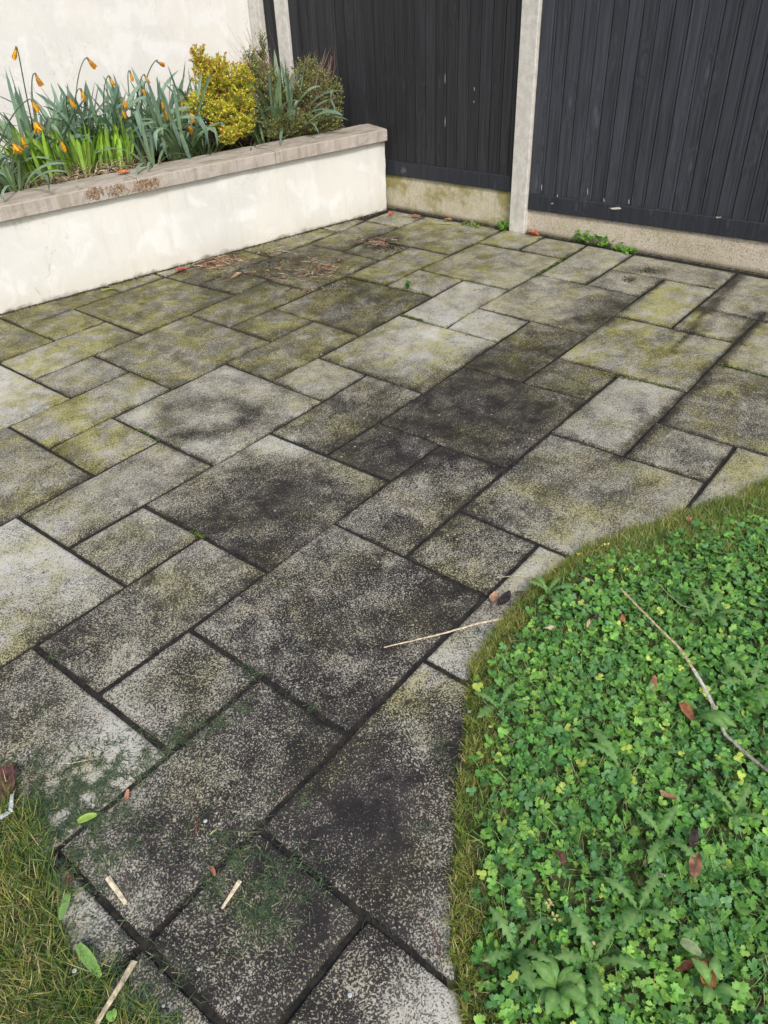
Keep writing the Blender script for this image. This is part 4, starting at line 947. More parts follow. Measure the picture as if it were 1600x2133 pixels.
# grass blades (triangular strips of three segments)
def blade_templates(R,k=8):
    T=[]
    for _ in range(k):
        V=[];b=R.uniform(.2,1.5); th=R.uniform(0,.3); p=np.zeros(3)
        for q in range(4):
            w_=.5*(1-.28*q) if q<3 else .03; V+=[p+np.array([0,-w_,0]),p+np.array([0,w_,0])]
            p=p+np.array([math.sin(th),0,math.cos(th)])/3; th+=b/3
        V=np.array(V); V[:,1]*=.05; T.append((V,np.array([(0,1,3,2),(2,3,5,4),(4,5,7,6)])))
    return T
def grass(name,pts,lens,wids,cols,seed,label,cat,mat=None,tilt=.35,flat=False,parent=None):
    R=np.random.RandomState(seed); T=blade_templates(R); n=len(pts); ids=R.randint(0,len(T),n); parts=[]
    pts=np.array(pts);lens=np.array(lens);wids=np.array(wids);cols=np.array(cols)
    for t_ in range(len(T)):
        m=np.where(ids==t_)[0]
        if len(m)==0: continue
        TV,TF=T[t_]
        if flat:
            ro=euls(R.normal(0,.25,len(m)),np.full(len(m),math.pi/2)+R.normal(0,.12,len(m))-.6*0,R.uniform(0,6.28,len(m)))
        else: ro=euls(R.normal(0,tilt,len(m)),R.normal(0,tilt,len(m)),R.uniform(0,6.28,len(m)))
        sc=lens[m]; W=np.repeat((wids[m]/sc/.05)[:,None],len(TV),1)
        TVn=np.repeat(TV[None],len(m),0).copy(); TVn[:,:,1]*=W
        if flat: TVn[:,:,0]*=.45; 
        V=np.einsum('nij,nkj->nki',ro,TVn)*sc[:,None,None]+pts[m][:,None,:]
        F=(TF[None]+(np.arange(len(m))*len(TV))[:,None,None]).reshape(-1,4)
        if flat: V[:,:,2]=np.maximum(V[:,:,2],.0015)
        parts.append((V.reshape(-1,3),F,np.repeat(cols[m],len(TV),0)))
    o=link(name,joinbulk(name,parts,mat or M_grass),parent); tag(o,label,cat,kind='stuff'); return o
M_grass=mat_attr('grass_blade',.55,.3,.3,.15,60)
gp=np.array([(.33,.36,.07),(.22,.31,.06),(.43,.43,.12),(.52,.46,.20),(.60,.52,.31),(.15,.26,.06),(.10,.19,.07)])
def sow(N,x0,x1,y0,y1,fn,seed):
    R=np.random.RandomState(seed); P=[];Ls=[];W=[];C=[];t_=0
    while len(P)<N and t_<N*12:
        t_+=1; x,y=R.uniform(x0,x1),R.uniform(y0,y1); q=fn(x,y,R)
        if q is None: continue
        z,l,w_,c=q; P.append((x,y,z)); Ls.append(l); W.append(w_); C.append(c)
    return P,Ls,W,C
def f_edge(x,y,R):      # mossy yellow grass along the right lawn's edge and its far corner
    d=dR(x,y)
    if d<-.006: return None
    far=max(0,min(1,(x-.75)/.3)); lim=.085+.12*far
    if d>lim+.07*field(x,y,8,1)+.03*field(x,y,25,7): return None
    if field(x,y,30,12)>.28 or d<.012+.022*field(x,y,16,21)+.012*field(x,y,45,22): return None
    if d<.012 and R.rand()<.5: return None
    l=R.uniform(.014,.034)*(1+.5*far*R.rand()); tone=field(x,y,7,3)
    pr=[.27,.27,.14,.11,.09,.08,.04] if tone>-.1 else [.2,.2,.1,.05,.03,.25,.17]
    c=gp[R.choice(7,p=np.array(pr)/sum(pr))]*R.uniform(.75,1.2); return (.004+.012*R.rand(),l,R.uniform(.0014,.0030),c)
a=sow(52000,-.7,2.1,-1.9,-.6,f_edge,31); grass('edge_grass',*a,1,'short yellowish mossy grass fringing the right lawn along the slabs','grass',tilt=.6)
def f_in(x,y,R):
    d=dR(x,y)
    if d<.06 or d>1.3: return None
    if field(x,y,3.5,6)<-.05 and R.rand()<.7: return None
    c=(np.array([(.14,.34,.08),(.22,.46,.11),(.10,.25,.09),(.34,.48,.16)])[R.randint(4)])*R.uniform(.7,1.2)
    if R.rand()<.09: c=np.array((.52,.44,.25))
    return (.012,R.uniform(.035,.075),R.uniform(.0013,.0026),c)
a=sow(19000,-.7,2.1,-2.0,-.62,f_in,32); grass('lawn_grass',*a,2,'longer green grass blades scattered through the buttercup carpet','grass',tilt=.6)
def f_left(x,y,R):
    d=dL(x,y)
    if d<-.006+.025*field(x,y,14,8)+.015*field(x,y,40,9) or d>.7: return None
    if d<.03 and R.rand()<.45: return None
    if field(x,y,22,14)>.22 and R.rand()<.7: return None
    tone=field(x,y,9,3)+.4*field(x,y,25,1); edge=max(0,1-d/.09)
    pr=np.array([.17,.19,.15,.16,.17,.10,.09]) if tone>-.05 else np.array([.12,.2,.06,.05,.05,.3,.22])
    pr=pr+edge*np.array([0,0,0,0,0,.5,.6]); c=gp[R.choice(7,p=pr/pr.sum())]*R.uniform(.8,1.25)
    return (.004+.012*R.rand(),R.uniform(.026,.065),R.uniform(.0014,.0030),c)
a=sow(56000,-1.35,-.5,-1.3,.35,f_left,33); grass('left_lawn_grass',*a,3,'yellow green tufted grass of the lawn at the lower left corner','grass',tilt=.65)
# grass clippings lying flat on the slabs
CL=[(60,1690,.14,.09,1900),(130,1660,.11,.08,1300),(200,1620,.10,.05,500),(150,1740,.07,.08,700),(230,1760,.06,.08,260),(320,1560,.04,.03,90),(350,1540,.04,.02,120),(400,1525,.03,.015,120),(450,1510,.03,.015,100),(500,1470,.025,.03,110),(530,1400,.02,.03,120),
    (300,1600,.08,.04,160),(455,1640,.03,.03,70),(480,1740,.04,.03,130),(500,1790,.04,.04,260),(520,1850,.05,.05,420),(450,1840,.04,.03,160),(560,1900,.035,.05,320),(600,1820,.05,.03,150),(650,1840,.03,.02,90),(540,1930,.03,.03,120),
    (360,1740,.03,.03,40),(640,1670,.02,.02,24),(560,1630,.03,.02,30),(420,1730,.05,.05,40),(300,1660,.1,.05,120),(170,1780,.07,.08,350),(200,2060,.06,.05,300),(300,2080,.07,.05,300),(350,2110,.05,.03,120),(150,1930,.03,.08,150),(70,1480,.02,.04,40),(60,1560,.05,.03,40),
    (905,1550,.02,.02,20),(940,1600,.02,.06,60),(940,1760,.02,.06,60),(400,1620,.3,.25,220),(700,1700,.3,.3,90),(450,1240,.01,.01,10),(650,1470,.02,.01,14),(1000,1330,.04,.05,60),(600,2000,.3,.1,60),(115,1370,.02,.02,14)]
R=np.random.RandomState(12);P=[];Ls=[];W=[];C=[]
cp=np.array([(.080,.125,.070),(.105,.160,.095),(.055,.090,.050),(.15,.21,.10),(.25,.26,.14),(.42,.38,.24)])
for px,py,sx,sy,n in CL:
    c=G(px,py)
    for k in range(int(n*1.5)):
        x,y=c.x+R.normal(0,sx*.75),c.y+R.normal(0,sy*.75)
        if field(x,y,28,31)+.5*field(x,y,70,2)<-.05 and n>30: continue
        P.append((x,y,.002+.007*R.rand()*min(1,n/300))); Ls.append(R.uniform(.012,.032)); W.append(R.uniform(.0012,.0023)); C.append(cp[R.choice(6,p=[.3,.26,.2,.12,.08,.04])]*R.uniform(.7,1.2))
grass('grass_clippings',P,Ls,W,C,5,'dark green mown grass clippings strewn over the nearest slabs','clippings',flat=True)

# dandelion leaves and broad rosettes in the lawn
def jag_leaf(L_,wd,seed,c=(.12,.29,.07),rib=(.20,.34,.11),teeth=7,entire=False,name='leaf',arch=.25):
    r=random.Random(seed); V=[];F=[];C=[]; n=teeth*2
    for k in range(n+1):
        t_=k/n; env=(math.sin(math.pi*min(1,t_**1.3*.96+.02)))**.8 if entire else (t_**.8*1.1 if t_<.8 else 1.0-(t_-.8)*4.6)
        w_=wd*.5*max(.04,env); 
        if not entire: w_*=(1.0 if k%2 else .45)
        x=L_*t_; z=arch*L_*math.sin(math.pi*t_*.9); back=(-.05*L_ if (k%2 and not entire) else 0)
        wob=.12*w_*r.uniform(-1,1)
        V+=[(x+back,-w_,z-.15*w_+wob),(x,-.0012,z),(x,.0012,z),(x+back,w_,z-.15*w_-wob)]
        cc=tuple(q*r.uniform(.85,1.15) for q in c); C+=[cc,rib,rib,cc]
    for k in range(n):
        for q in range(3): a=4*k+q; F.append((a,a+1,a+5,a+4))
    return mesh(name,V,F,M_leaf,C,True)
jag=[jag_leaf(.095,.034,k,(.115,.28,.08)) for k in range(4)]; ent=[jag_leaf(.085,.032,k,(.13,.31,.07),(.24,.42,.13),6,True,arch=.35) for k in range(4)]
def rosette(name,px,py,n,vars_,label,cat,az0=0,spread=6.28,sc=1,z=.03,seed=0,tl=-.35):
    r=random.Random(seed+5); o=empty(name,G(px,py,z).to_tuple()); tag(o,label,cat,'weeds in the lawn')
    for k in range(n): link('leaf',r.choice(vars_),o,(0,0,0),(0,r.uniform(tl-.25,tl+.2),az0+spread*k/n+r.uniform(-.25,.25)),sc*r.uniform(.8,1.15))
    return o
rosette('broadleaf_weed',1160,2065,9,ent,'broad leaved rosette with rounded light green leaves at the bottom of the lawn','weed',sc=.72,z=.035,seed=1)
rosette('broadleaf_weed',1215,2085,6,ent,'second broad leaved rosette just right of the rounded one at the lawn bottom','weed',sc=.5,z=.035,seed=2)
rosette('dandelion',1235,2010,5,jag,'dandelion with spiky leaves above the broad leaved rosette','dandelion',sc=.9,seed=3)
rosette('dandelion',1075,1990,5,jag,'dandelion with spiky leaves nearest the mossy lawn edge','dandelion',sc=.95,seed=4)
rosette('dandelion',1040,1480,4,jag,'dandelion by the lawn edge beside the corner of the path','dandelion',sc=.9,seed=5)
rosette('dandelion',1290,1600,2,jag,'pair of dandelion leaves at the middle of the buttercup carpet','dandelion',az0=1.0,spread=1.2,sc=1.0,z=.045,seed=6)
rosette('dandelion',1375,1750,4,jag,'dandelion lying flat below the pale curled leaf in the lawn','dandelion',sc=.9,z=.04,seed=7)
rosette('dandelion',1445,1500,2,ent,'long pale dandelion leaf beside the dark end of the dry stem','dandelion',az0=4.2,spread=1,sc=1.0,z=.045,seed=8)
rosette('dandelion',1480,1290,5,jag,'dandelion right of the kinked dry stem near the far lawn','dandelion',sc=.95,z=.04,seed=9)
rosette('dandelion',1560,1440,5,jag,'dandelion at the right edge just above the dark stem end','dandelion',sc=1.0,z=.04,seed=10)
rosette('dandelion',1140,1240,6,jag,'dandelion near the lawn tip beside the crumpled leaf','dandelion',sc=.8,z=.03,seed=11)
rosette('dandelion',1480,2060,4,ent,'tall pale leaved dandelion at the lower right of the lawn','dandelion',sc=.7,z=.045,seed=12)
rosette('dandelion',1530,1700,4,jag,'dandelion at the right side below the straw coloured stem','dandelion',sc=.9,z=.04,seed=13)
rosette('dandelion',1330,1900,4,jag,'dandelion in the lower middle of the lawn','dandelion',sc=.9,z=.04,seed=14)
# small yellow-green weeds along the gravel boards
def weed(px,py,n,sz,h,label,seed,c=(.20,.42,.06)):
    r=np.random.RandomState(seed); o=G(px,py,.0); rt=empty('seedling_weed',(o.x,o.y,0)); tag(rt,label,'weed','weeds along the fence')
    P=[(r.normal(0,sz*.35),r.normal(0,sz*.9),.005+h*r.rand()) for _ in range(n)]
    C=[np.array(c)*r.uniform(.65,1.2) for _ in range(n)]
    me=bulk('leaves',CT,np.array(P),euls(r.normal(0,.6,n),r.normal(-.5,.5,n),r.uniform(0,6.28,n)),r.uniform(.009,.018,n),C,M_leaf); l=link('foliage',me,rt); l['kind']='stuff'
weed(1245,509,90,.07,.05,'largest bright green weed tuft at the foot of the right gravel board',1); weed(1208,503,40,.03,.07,'taller weed tuft at the left end of the weeds by the right gravel board',2); weed(1300,524,50,.04,.02,'low weed tuft at the right end of the weeds by the right gravel board',3)
weed(1046,480,34,.018,.05,'small green weed at the left foot of the concrete post',4); weed(985,471,20,.05,.012,'thin low weeds along the left gravel board',5,(.22,.32,.08)); weed(853,603,8,.01,.04,'single upright seedling in a joint of the far slabs',6,(.08,.2,.07))
# moss in the far joints
R=np.random.RandomState(15);P=[];S=[];C=[]
for (p,q,n,wd) in [((835,657),(880,668),260,.006),((1165,545),(1120,572),160,.006),((1185,530),(1165,545),90,.006),((875,560),(920,580),90,.005),((985,605),(1040,600),60,.006),((1250,778),(1425,812),170,.006),((1050,602),(965,588),60,.005),((400,1107),(425,1120),60,.005),((290,895),(330,917),60,.005),((1500,757),(1600,785),120,.006),((720,575),(810,593),70,.005),((50,685),(110,709),60,.005),((935,530),(1000,506),60,.004),((880,610),(900,618),40,.005),((640,745),(600,770),10,.004)]:
    a,b=G(*p),G(*q)
    for k in range(n):
        t_=R.rand(); c=a.lerp(b,t_); P.append((c.x+R.normal(0,wd),c.y+R.normal(0,wd),-.004+.007*R.rand())); S.append(R.uniform(.0025,.005)); C.append(np.array([(.10,.16,.02),(.06,.11,.02),(.16,.22,.04)][R.randint(3)])*R.uniform(.7,1.2))
n=len(P); tag(link('joint_moss',bulk('joint_moss',CT,np.array(P),euls(R.normal(0,.6,n),R.normal(0,.6,n),R.uniform(0,6.28,n)),np.array(S),np.array(C),M_leaf)),'tiny bright green moss growing in the joints between slabs','moss',kind='stuff')

# ------------------------------------------------------------------ litter on the paving
def ribbon3(pts,wd,th,c,name,taper=.3,mat=None,c2=None):
    V=[];F=[];C=[];n=len(pts)
    for k,p in enumerate(pts):
        t_=(pts[min(n-1,k+1)]-pts[max(0,k-1)]).normalized(); s=t_.cross(Vector((0,0,1))).normalized(); u=s.cross(t_)
        w_=wd*(1-(1-taper)*k/(n-1)); cc=c if c2 is None else tuple(c[j]*(1-k/(n-1))+c2[j]*k/(n-1) for j in range(3))
        for a,b in ((-1,.25),(-.45,1),(.45,1),(1,.25),(.5,-.6),(-.5,-.6)): V.append(p+s*w_/2*a+u*th/2*b); C.append(cc)
    for k in range(n-1):
        for q in range(6): F.append((6*k+q,6*k+(q+1)%6,6*k+6+(q+1)%6,6*k+6+q))
    F+= [(5,4,3,2,1,0),tuple(6*(n-1)+q for q in range(6))]
    return mesh(name,V,F,mat or M_stick,C,False)
def path(pp,z=.004,n=None,jit=.0,seed=0):
    r=random.Random(seed); pts=[G(p[0],p[1],p[2] if len(p)>2 else z) for p in pp]; out=[]
    for a,b in zip(pts[:-1],pts[1:]):
        m=max(2,int((b-a).length/.015))
        for k in range(m): q=a.lerp(b,k/m); out.append(q+Vector((r.uniform(-jit,jit),r.uniform(-jit,jit),r.uniform(0,jit))))
    out.append(pts[-1]); return out
def item(name,pp,wd,th,c,label,cat,z=.005,taper=.3,jit=.0006,seed=0,mat=None,group=None,c2=None):
    pts=path(pp,z,jit=jit,seed=seed); o0=pts[0].copy(); o=link('fallen_twig' if name=='dry_stem' else name,ribbon3([p-o0 for p in pts],wd,th,c,name,taper,mat,c2),None,o0); tag(o,label,cat,group); return o
STR=(.62,.52,.34); GP='dry stems lying about'
item('dry_stem',[(1065,1285,.012),(1000,1298,.008),(930,1318,.007),(860,1335,.006),(800,1349,.005)],.0085,.004,(.60,.50,.36),'long straw coloured stem lying across the joint beside the lawn tip','stem',taper=.35,group=GP)
item('dry_stem',[(1295,1228,.05),(1330,1265,.052),(1375,1310,.055),(1420,1355,.055),(1445,1395,.055)],.0052,.004,(.52,.40,.26),'thin upper half of the kinked dry stem on the lawn','stem',taper=1.4,group=GP)
item('dry_stem',[(1445,1395,.055),(1472,1440,.055),(1500,1500,.055),(1510,1530,.052),(1560,1575,.05),(1625,1625,.045)],.0088,.005,(.62,.58,.54),'broad grey lower half of the kinked stem running off the right edge','stem',taper=.9,group=GP,c2=(.16,.13,.13))
item('straw_piece',[(224,1828),(262,1882)],.011,.003,(.72,.62,.45),'flat pale straw piece left of the clipping heap','straw',taper=.75,group=GP)
item('straw_piece',[(500,1835,.014),(462,1893,.004)],.010,.003,(.68,.58,.42),'pale straw piece leaning at the lower side of the clipping heap','straw',taper=.6,group=GP)
item('straw_piece',[(280,2003,.014),(243,2065,.026),(197,2140,.034)],.012,.0035,(.64,.54,.38),'long straw stick running off the bottom edge at left','straw',taper=.7,group=GP)
item('straw_piece',[(293,2112,.01),(318,2138,.006)],.008,.002,(.58,.50,.38),'short split straw at the bottom edge beside the long stick','straw',group=GP)
item('straw_piece',[(120,1590,.004),(150,1590,.006),(200,1580,.006),(245,1578,.004)],.0022,.001,(.60,.52,.33),'thin curved straw on the slab near the left lawn corner','straw',group=GP)
item('straw_piece',[(135,1660),(138,1630),(160,1600),(195,1585)],.002,.001,(.62,.54,.34),'thin straw loop beside the thin curved straw','straw',group=GP)
item('straw_piece',[(1035,1203,.005),(1080,1199,.006),(1125,1205,.004)],.0022,.001,(.62,.54,.38),'hair thin straw over the slab joint near the lawn tip','straw',group=GP)
item('straw_piece',[(185,1983),(205,2005),(230,2014)],.0035,.0015,(.72,.62,.45),'curled straw at the tip of the lower green leaf piece','straw',z=.01,group=GP)
item('dry_stem',[(1190,1190,.02),(1235,1210,.03),(1265,1250,.035),(1285,1285,.035)],.003,.002,(.42,.36,.24),'thin arching stem over the far tip of the lawn','stem',group=GP)
item('dry_stem',[(1360,1205,.04),(1390,1235,.045),(1420,1262,.045),(1460,1272,.04)],.0028,.002,(.48,.42,.26),'thin forked stem above the kinked dry stem','stem',group=GP)
item('dry_stem',[(1525,1118,.03),(1560,1124,.032),(1592,1131,.03)],.004,.002,(.55,.44,.26),'short straw coloured stem in the far right grass','stem',group=GP)
item('dry_stem',[(1560,1048,.03),(1580,1058,.03),(1603,1066,.03)],.003,.002,(.60,.56,.50),'pale twig at the right edge of the far grass','twig',group=GP)
item('dry_stem',[(895,1925,.003),(912,1970,.006),(920,2010,.008),(922,2040,.004)],.003,.002,(.16,.08,.07),'thin dark red stem along the slab edge at the bottom','stem',group=GP)
item('dry_stem',[(412,1710,.003),(405,1745,.004)],.004,.002,(.22,.05,.04),'short dark red stalk above the clipping heap','stalk',group=GP)
item('dry_stem',[(1365,820,.003),(1340,800,.004),(1320,790,.003)],.003,.001,(.66,.60,.46),'thin white stalk lying in a joint right of the dark slab','stalk',group=GP)
# ring-shaped twig
rp=[(556,1172),(552,1160),(562,1148),(580,1146),(592,1155),(592,1166),(572,1178),(558,1171)]
item('twig_ring',rp,.004,.003,(.07,.045,.03),'small dark twig bent into a ring near the slab corner','twig')
GRN=(.30,.55,.16)
def lp(name,a,b,wd,c,label,z=.008,mid=0):
    A,B=G(a[0],a[1],z),G(b[0],b[1],z); n=8; V=[];F=[];C=[]; d=(B-A); s=d.normalized().cross(Vector((0,0,1)))
    for k in range(n+1):
        t_=k/n; p=d*t_+s*mid*math.sin(math.pi*t_); w_=wd/2*(math.sin(math.pi*(.12+.80*t_)))**.7*(1-.1*t_); zz=.003*math.sin(3*t_)
        V+=[p-s*w_+Vector((0,0,zz+.003)),p+Vector((0,0,zz)),p+s*w_+Vector((0,0,zz+.002))]; C+=[c,tuple(q*.85 for q in c),c]
    for k in range(n): q=3*k; F+=[(q,q+1,q+4,q+3),(q+1,q+2,q+5,q+4)]
    o=link(name,mesh(name,V,F,M_leaf,C,True),None,A); tag(o,label,'leaf piece','torn green leaf pieces'); return o
lp('leaf_piece',(162,1713),(202,1698),.020,(.42,.62,.13),'light green torn leaf piece lying on the slab near the left lawn')
lp('leaf_piece',(143,1862),(127,1918),.019,(.28,.50,.16),'upright green leaf piece at the edge of the left lawn',.026)
lp('leaf_piece',(162,1968),(210,2035),.022,(.30,.54,.15),'largest green leaf piece with blunt end beside the lower left lawn',.026)
lp('leaf_piece',(232,2105),(236,2128),.02,(.33,.62,.14),'small bright green leaf scrap at the bottom edge',.035)
lp('leaf_piece',(452,1730),(438,1741),.006,(.45,.62,.22),'tiny light green leaf scrap above the clipping heap',.004)
lp('leaf_piece',(212,606),(236,601),.010,(.42,.60,.10),'narrow green leaf piece at the foot of the retaining wall at left',.006)
lp('leaf_piece',(1418,1960),(1460,1990),.022,(.36,.46,.24),'pale grey green fallen leaf on the lower right lawn',.05)
lp('leaf_piece',(920,466),(944,467),.016,(.45,.60,.08),'yellow green leaf at the foot of the left gravel board',.006)
lp('leaf_piece',(1030,476),(988,472),.006,(.55,.58,.20),'thin yellowish leaf along the left gravel board',.006)
GL='fallen leaves on the patio'
for k,(px,py,z,c,L_,rz,lab) in enumerate([(816,445,.012,(.50,.12,.08),.075,.3,'red leaf in the corner where the wall meets the fence'),(866,451,.010,(.45,.13,.09),.07,-1.2,'red leaf at the foot of the left gravel board'),
  (933,459,.012,(.50,.20,.11),.06,-1.4,'orange red leaf on the yellow green leaf by the left gravel board'),(1110,488,.012,(.50,.15,.08),.085,-1.5,'bright orange leaf curled at the right foot of the concrete post'),
  (709,542,.008,(.55,.22,.15),.06,.5,'salmon leaf alone on the soil patch of the far slabs'),(588,577,.006,(.50,.20,.15),.045,.2,'small pinkish leaf left of the salmon leaf on the far slabs'),
  (492,574,.010,(.42,.26,.18),.075,-.2,'brown curled leaf beside the twigs on the far slabs'),(468,578,.008,(.16,.12,.11),.06,.4,'dark grey brown leaf touching the brown curled leaf'),
  (380,563,.010,(.50,.10,.09),.07,-.1,'crimson leaf among red stems at the wall foot'),(475,605,.010,(.36,.20,.13),.045,.8,'small brown leaf by the dark twig of the far slabs'),
  (12,1630,.03,(.16,.08,.07),.10,.9,'large purplish brown leaf at the left edge'),(1030,1245,.010,(.42,.26,.18),.055,.5,'peach brown crumpled leaf at the lawn tip'),(1052,1246,.012,(.045,.035,.04),.06,.1,'black rotting leaf beside the peach brown leaf'),
  (265,1658,.004,(.42,.22,.15),.02,.4,'tiny brown leaf scrap between clippings'),(443,1818,.008,(.40,.20,.13),.02,1.4,'small russet scrap in the clipping heap'),(1085,1240,.012,(.20,.13,.09),.04,1.0,'dark brown scrap against the lawn edge'),
  (143,1832,.012,(.30,.16,.11),.03,1.0,'small folded brown leaf at the end of the left joint')]):
    drop('dry_leaf',deadleaf_mesh(k+30,L_,L_*.5,c,.8,'dry_leaf'),G(px,py,z),rz,lab,'leaf',GL,(.12*math.sin(k),.1*math.cos(k)))
GW='dead leaves in the lawn'
for k,(px,py,c,L_,rz,lab) in enumerate([(1392,1655,(.50,.30,.19),.04,1.3,'curled tan leaf standing in the middle of the lawn'),(1362,1425,(.34,.14,.09),.04,.5,'red brown leaf sunk in the upper middle lawn'),(1432,1485,(.38,.16,.08),.05,.9,'long narrow chestnut leaf left of the dry stem'),
  (1470,2040,(.38,.15,.07),.055,.6,'large chestnut leaf at the lower right of the lawn'),(1436,2018,(.34,.14,.08),.045,2.0,'second chestnut leaf touching the large one at lower right'),(1435,1080,(.45,.20,.12),.035,.4,'orange brown leaf in the far yellowish grass'),
  (1148,1307,(.55,.45,.32),.035,-.5,'pale tan leaf near the left lawn edge'),(1226,1298,(.62,.50,.28),.02,.4,'small yellowish leaf right of the pale tan leaf'),(1445,1750,(.06,.04,.04),.04,.2,'dark leaf with white flecks at the right of the lawn'),
  (1450,1805,(.26,.14,.09),.05,.2,'brown leaf half buried at the right of the lawn'),(1162,1790,(.18,.10,.07),.04,.9,'dark brown leaf half buried left of the lawn middle'),(1375,1823,(.62,.58,.52),.02,1.2,'small white papery leaf low in the lawn'),
  (1240,1283,(.10,.07,.07),.035,0,'blackish crumpled leaf near the far left of the lawn'),(1298,1287,(.45,.16,.10),.025,.7,'small red brown leaf right of the blackish leaf')]):
    drop('lawn_leaf',deadleaf_mesh(k+60,L_,L_*.48,c,.9,'lawn_leaf'),G(px,py,.048),rz,lab,'leaf',GW,(.3*math.sin(k*2),.3*math.cos(k*3)))
# white petals and crumbs
V,F=[],[]
import bmesh
def pebble(sz,c,mat,name,flat=.5,seed=0):
    bm=bmesh.new(); bmesh.ops.create_icosphere(bm,subdivisions=2,radius=sz)
    for v in bm.verts: v.co*=1+.18*noise.noise(v.co*(1.2/sz)+Vector((seed,0,0))); v.co.z*=flat
    me=bpy.data.meshes.new(name); bm.to_mesh(me); bm.free(); a=me.color_attributes.new('tint','FLOAT_COLOR','POINT'); a.data.foreach_set('color',list(c+(1,))*len(me.vertices)); me.materials.append(mat)
    me.polygons.foreach_set('use_smooth',[True]*len(me.polygons)); return me
wp=pebble(.0038,(.60,.66,.68),M_petal,'white_petal',.22)
for k,(px,py,lab) in enumerate([(194,1676,'white petal above the light green torn leaf piece'),(428,1710,'crescent white petal beside the dark red stalk'),(159,1969,'white petal at the tip of the largest green leaf piece'),(155,2022,'white petal in the grass at lower left'),
  (340,2096,'white petal on the slab corner at the bottom left'),(729,2073,'white petal on the bottom middle slab'),(414,2019,'bluish white petal on the slab with the stained corner'),(978,1482,'white petal at the lawn edge beside the path corner'),(496,2078,'pale petal near the bottom joint')]):
    drop('white_petal',wp,G(px,py,.004 if px not in(155,978) else .025),k,lab,'petal','white petals',sc=(1.2 if k%2 else .9))
item('pale_husk',[(0,1704,.03),(22,1690,.032),(25,1655,.034)],.014,.003,(.55,.60,.62),'pale bluish dried husk at the left edge below the purplish leaf','husk',taper=.5)
drop('stone_chip',pebble(.009,(.012,.012,.018),M_stick,'stone_chip',.6,3),G(112,1811,.02),0,'small black stone in the left lawn edge','stone')
drop('dried_bud',pebble(.006,(.04,.03,.025),M_stick,'dried_bud',1.2,5),G(447,526,.02),0,'dark dried bud on the twigs at the wall foot','bud')
for k,(px,py,c,lab) in enumerate([(1205,1158,(.75,.68,.10),'yellow flower at the far tip of the lawn'),(1262,1138,(.75,.68,.25),'pale yellow flower above the thin arching stem'),(1272,1190,(.62,.66,.12),'greenish yellow leaf flower right of the thin arching stem'),(1302,1190,(.62,.66,.12),'yellow green sprig left of the forked stem'),(1103,1355,(.60,.65,.12),'yellow green leaf near the left lawn edge'),
    (1142,1887,(.66,.60,.28),'cream blossom in the lower left lawn'),(1158,1918,(.66,.56,.22),'cream yellow blossom just below the cream blossom'),(1243,1972,(.62,.55,.30),'cream dried blossom above the rosettes')]):
    r=np.random.RandomState(k); n=7; P=np.stack([r.normal(0,.004,n),r.normal(0,.004,n),r.rand(n)*.004],1)
    drop('small_flower',bulk('small_flower',LT2,P,euls(r.normal(0,.3,n),r.normal(-.4,.2,n),np.arange(n)*.9),np.full(n,.009),np.tile(c,(n,1)),M_petal),G(px,py,.048 if px<1200 or px>1220 else .03),0,lab,'flower','small pale flowers in the lawn')
# twigs and crumbs of soil near the wall and on the far slabs
r=random.Random(41)
L=[]
for (px,py,sx,sy,n,ln) in [(470,540,34,10,80,.09),(430,553,40,8,40,.08),(660,560,60,18,110,.06),(620,535,70,18,30,.04),(790,505,30,9,80,.06),(640,600,50,8,18,.04),(560,570,60,12,24,.05),(380,565,14,5,16,.04),(560,525,40,6,20,.05)]:
    for k in range(n):
        p=G(px+r.gauss(0,sx*.6),py+r.gauss(0,sy*.6),.003)
        if (Vector((p.x,p.y,0))-WA).dot(WN)>-.01: continue
        a=r.uniform(0,6.28); pts=[p]
        for q in range(4): a+=r.uniform(-.6,.6); pts.append(pts[-1]+Vector((math.cos(a),math.sin(a),0))*ln/4*r.uniform(.4,1.1)+Vector((0,0,r.uniform(-.003,.005))))
        for q in pts: q.z=max(q.z,.002)
        v,f=tubepts(pts,r.uniform(.0014,.0034),.0009,4); L.append((v,f,r.choice([(.34,.26,.17),(.14,.09,.06),(.50,.40,.27),(.06,.045,.035),(.36,.18,.12)])))
V,F,C=acc(L); tag(link('twig_litter',mesh('twig_litter',V,F,M_stick,C)),'fine dry twigs and stalks scattered on the far slabs and along the wall foot','twigs',kind='stuff')
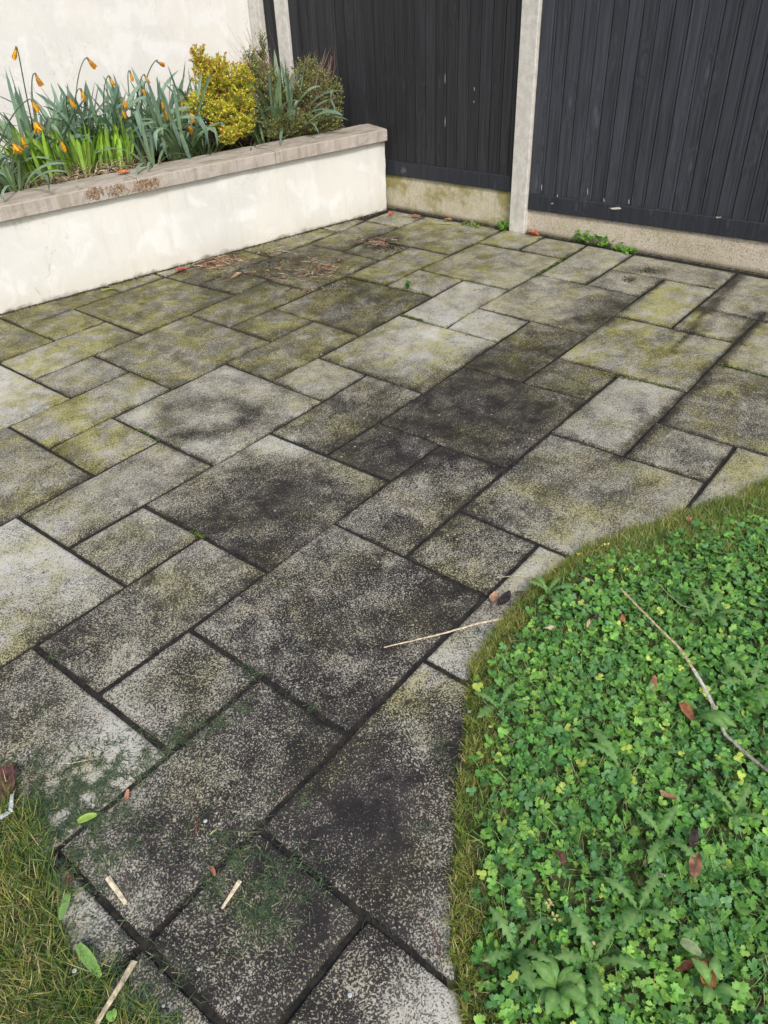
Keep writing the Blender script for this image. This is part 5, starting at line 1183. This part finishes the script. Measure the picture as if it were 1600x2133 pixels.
R=np.random.RandomState(44); P=[];S=[];C=[]
def crumbs(px,py,sx,sy,n,c,smax=.004):
    for k in range(n):
        p=G(px+R.normal(0,sx),py+R.normal(0,sy),.001)
        if (Vector((p.x,p.y,0))-WA).dot(WN)>0: continue
        P.append((p.x,p.y,.001)); S.append(R.uniform(.0012,smax)); C.append(np.array(c)*R.uniform(.6,1.3))
for a in [(640,560,60,20,2600,(.055,.046,.028)),(790,508,28,10,2000,(.035,.028,.02)),(690,590,40,10,300,(.06,.05,.03)),(480,550,50,14,500,(.06,.045,.03)),(590,545,60,15,500,(.06,.05,.03)),(1440,690,10,5,40,(.05,.04,.03)),(1350,563,12,4,120,(.04,.03,.02)),(1310,582,9,4,80,(.03,.025,.02))]: crumbs(*a)
for k in range(2600):     # dirt line at the foot of the retaining wall
    s=R.uniform(-.3,Lw); p=WA+WD*s-WN*abs(R.normal(0,.012)); P.append((p.x,p.y,R.uniform(0,.004))); S.append(R.uniform(.0015,.005)); C.append(np.array([(.035,.028,.02),(.07,.055,.03),(.10,.08,.04)][R.randint(3)])*R.uniform(.6,1.2))
for k in range(1400):
    y=R.uniform(-.8,2.1); P.append((3.636-abs(R.normal(0,.008)),y,R.uniform(0,.003))); S.append(R.uniform(.0015,.004)); C.append(np.array([(.035,.028,.02),(.09,.07,.04)][R.randint(2)])*R.uniform(.6,1.2))
for (i0,j0,i1,j1,n) in [(12,1,9,2,500),(9,2,5,3,500),(11,0,6,1,400)]:
    for k in range(n):
        pass
OT=(np.array([(1,0,0),(-1,0,0),(0,1,0),(0,-1,0),(0,0,.7),(0,0,-.7)],float),np.array([(0,2,4),(2,1,4),(1,3,4),(3,0,4),(2,0,5),(1,2,5),(3,1,5),(0,3,5)]))
n=len(P); tag(link('soil_crumbs',bulk('soil_crumbs',OT,np.array(P),euls(R.normal(0,.5,n),R.normal(0,.5,n),R.uniform(0,6.28,n)),np.array(S),np.array(C),M_dead)),'dark crumbs of soil and moss on the far slabs and along the wall and fence foot','soil crumbs',kind='stuff')
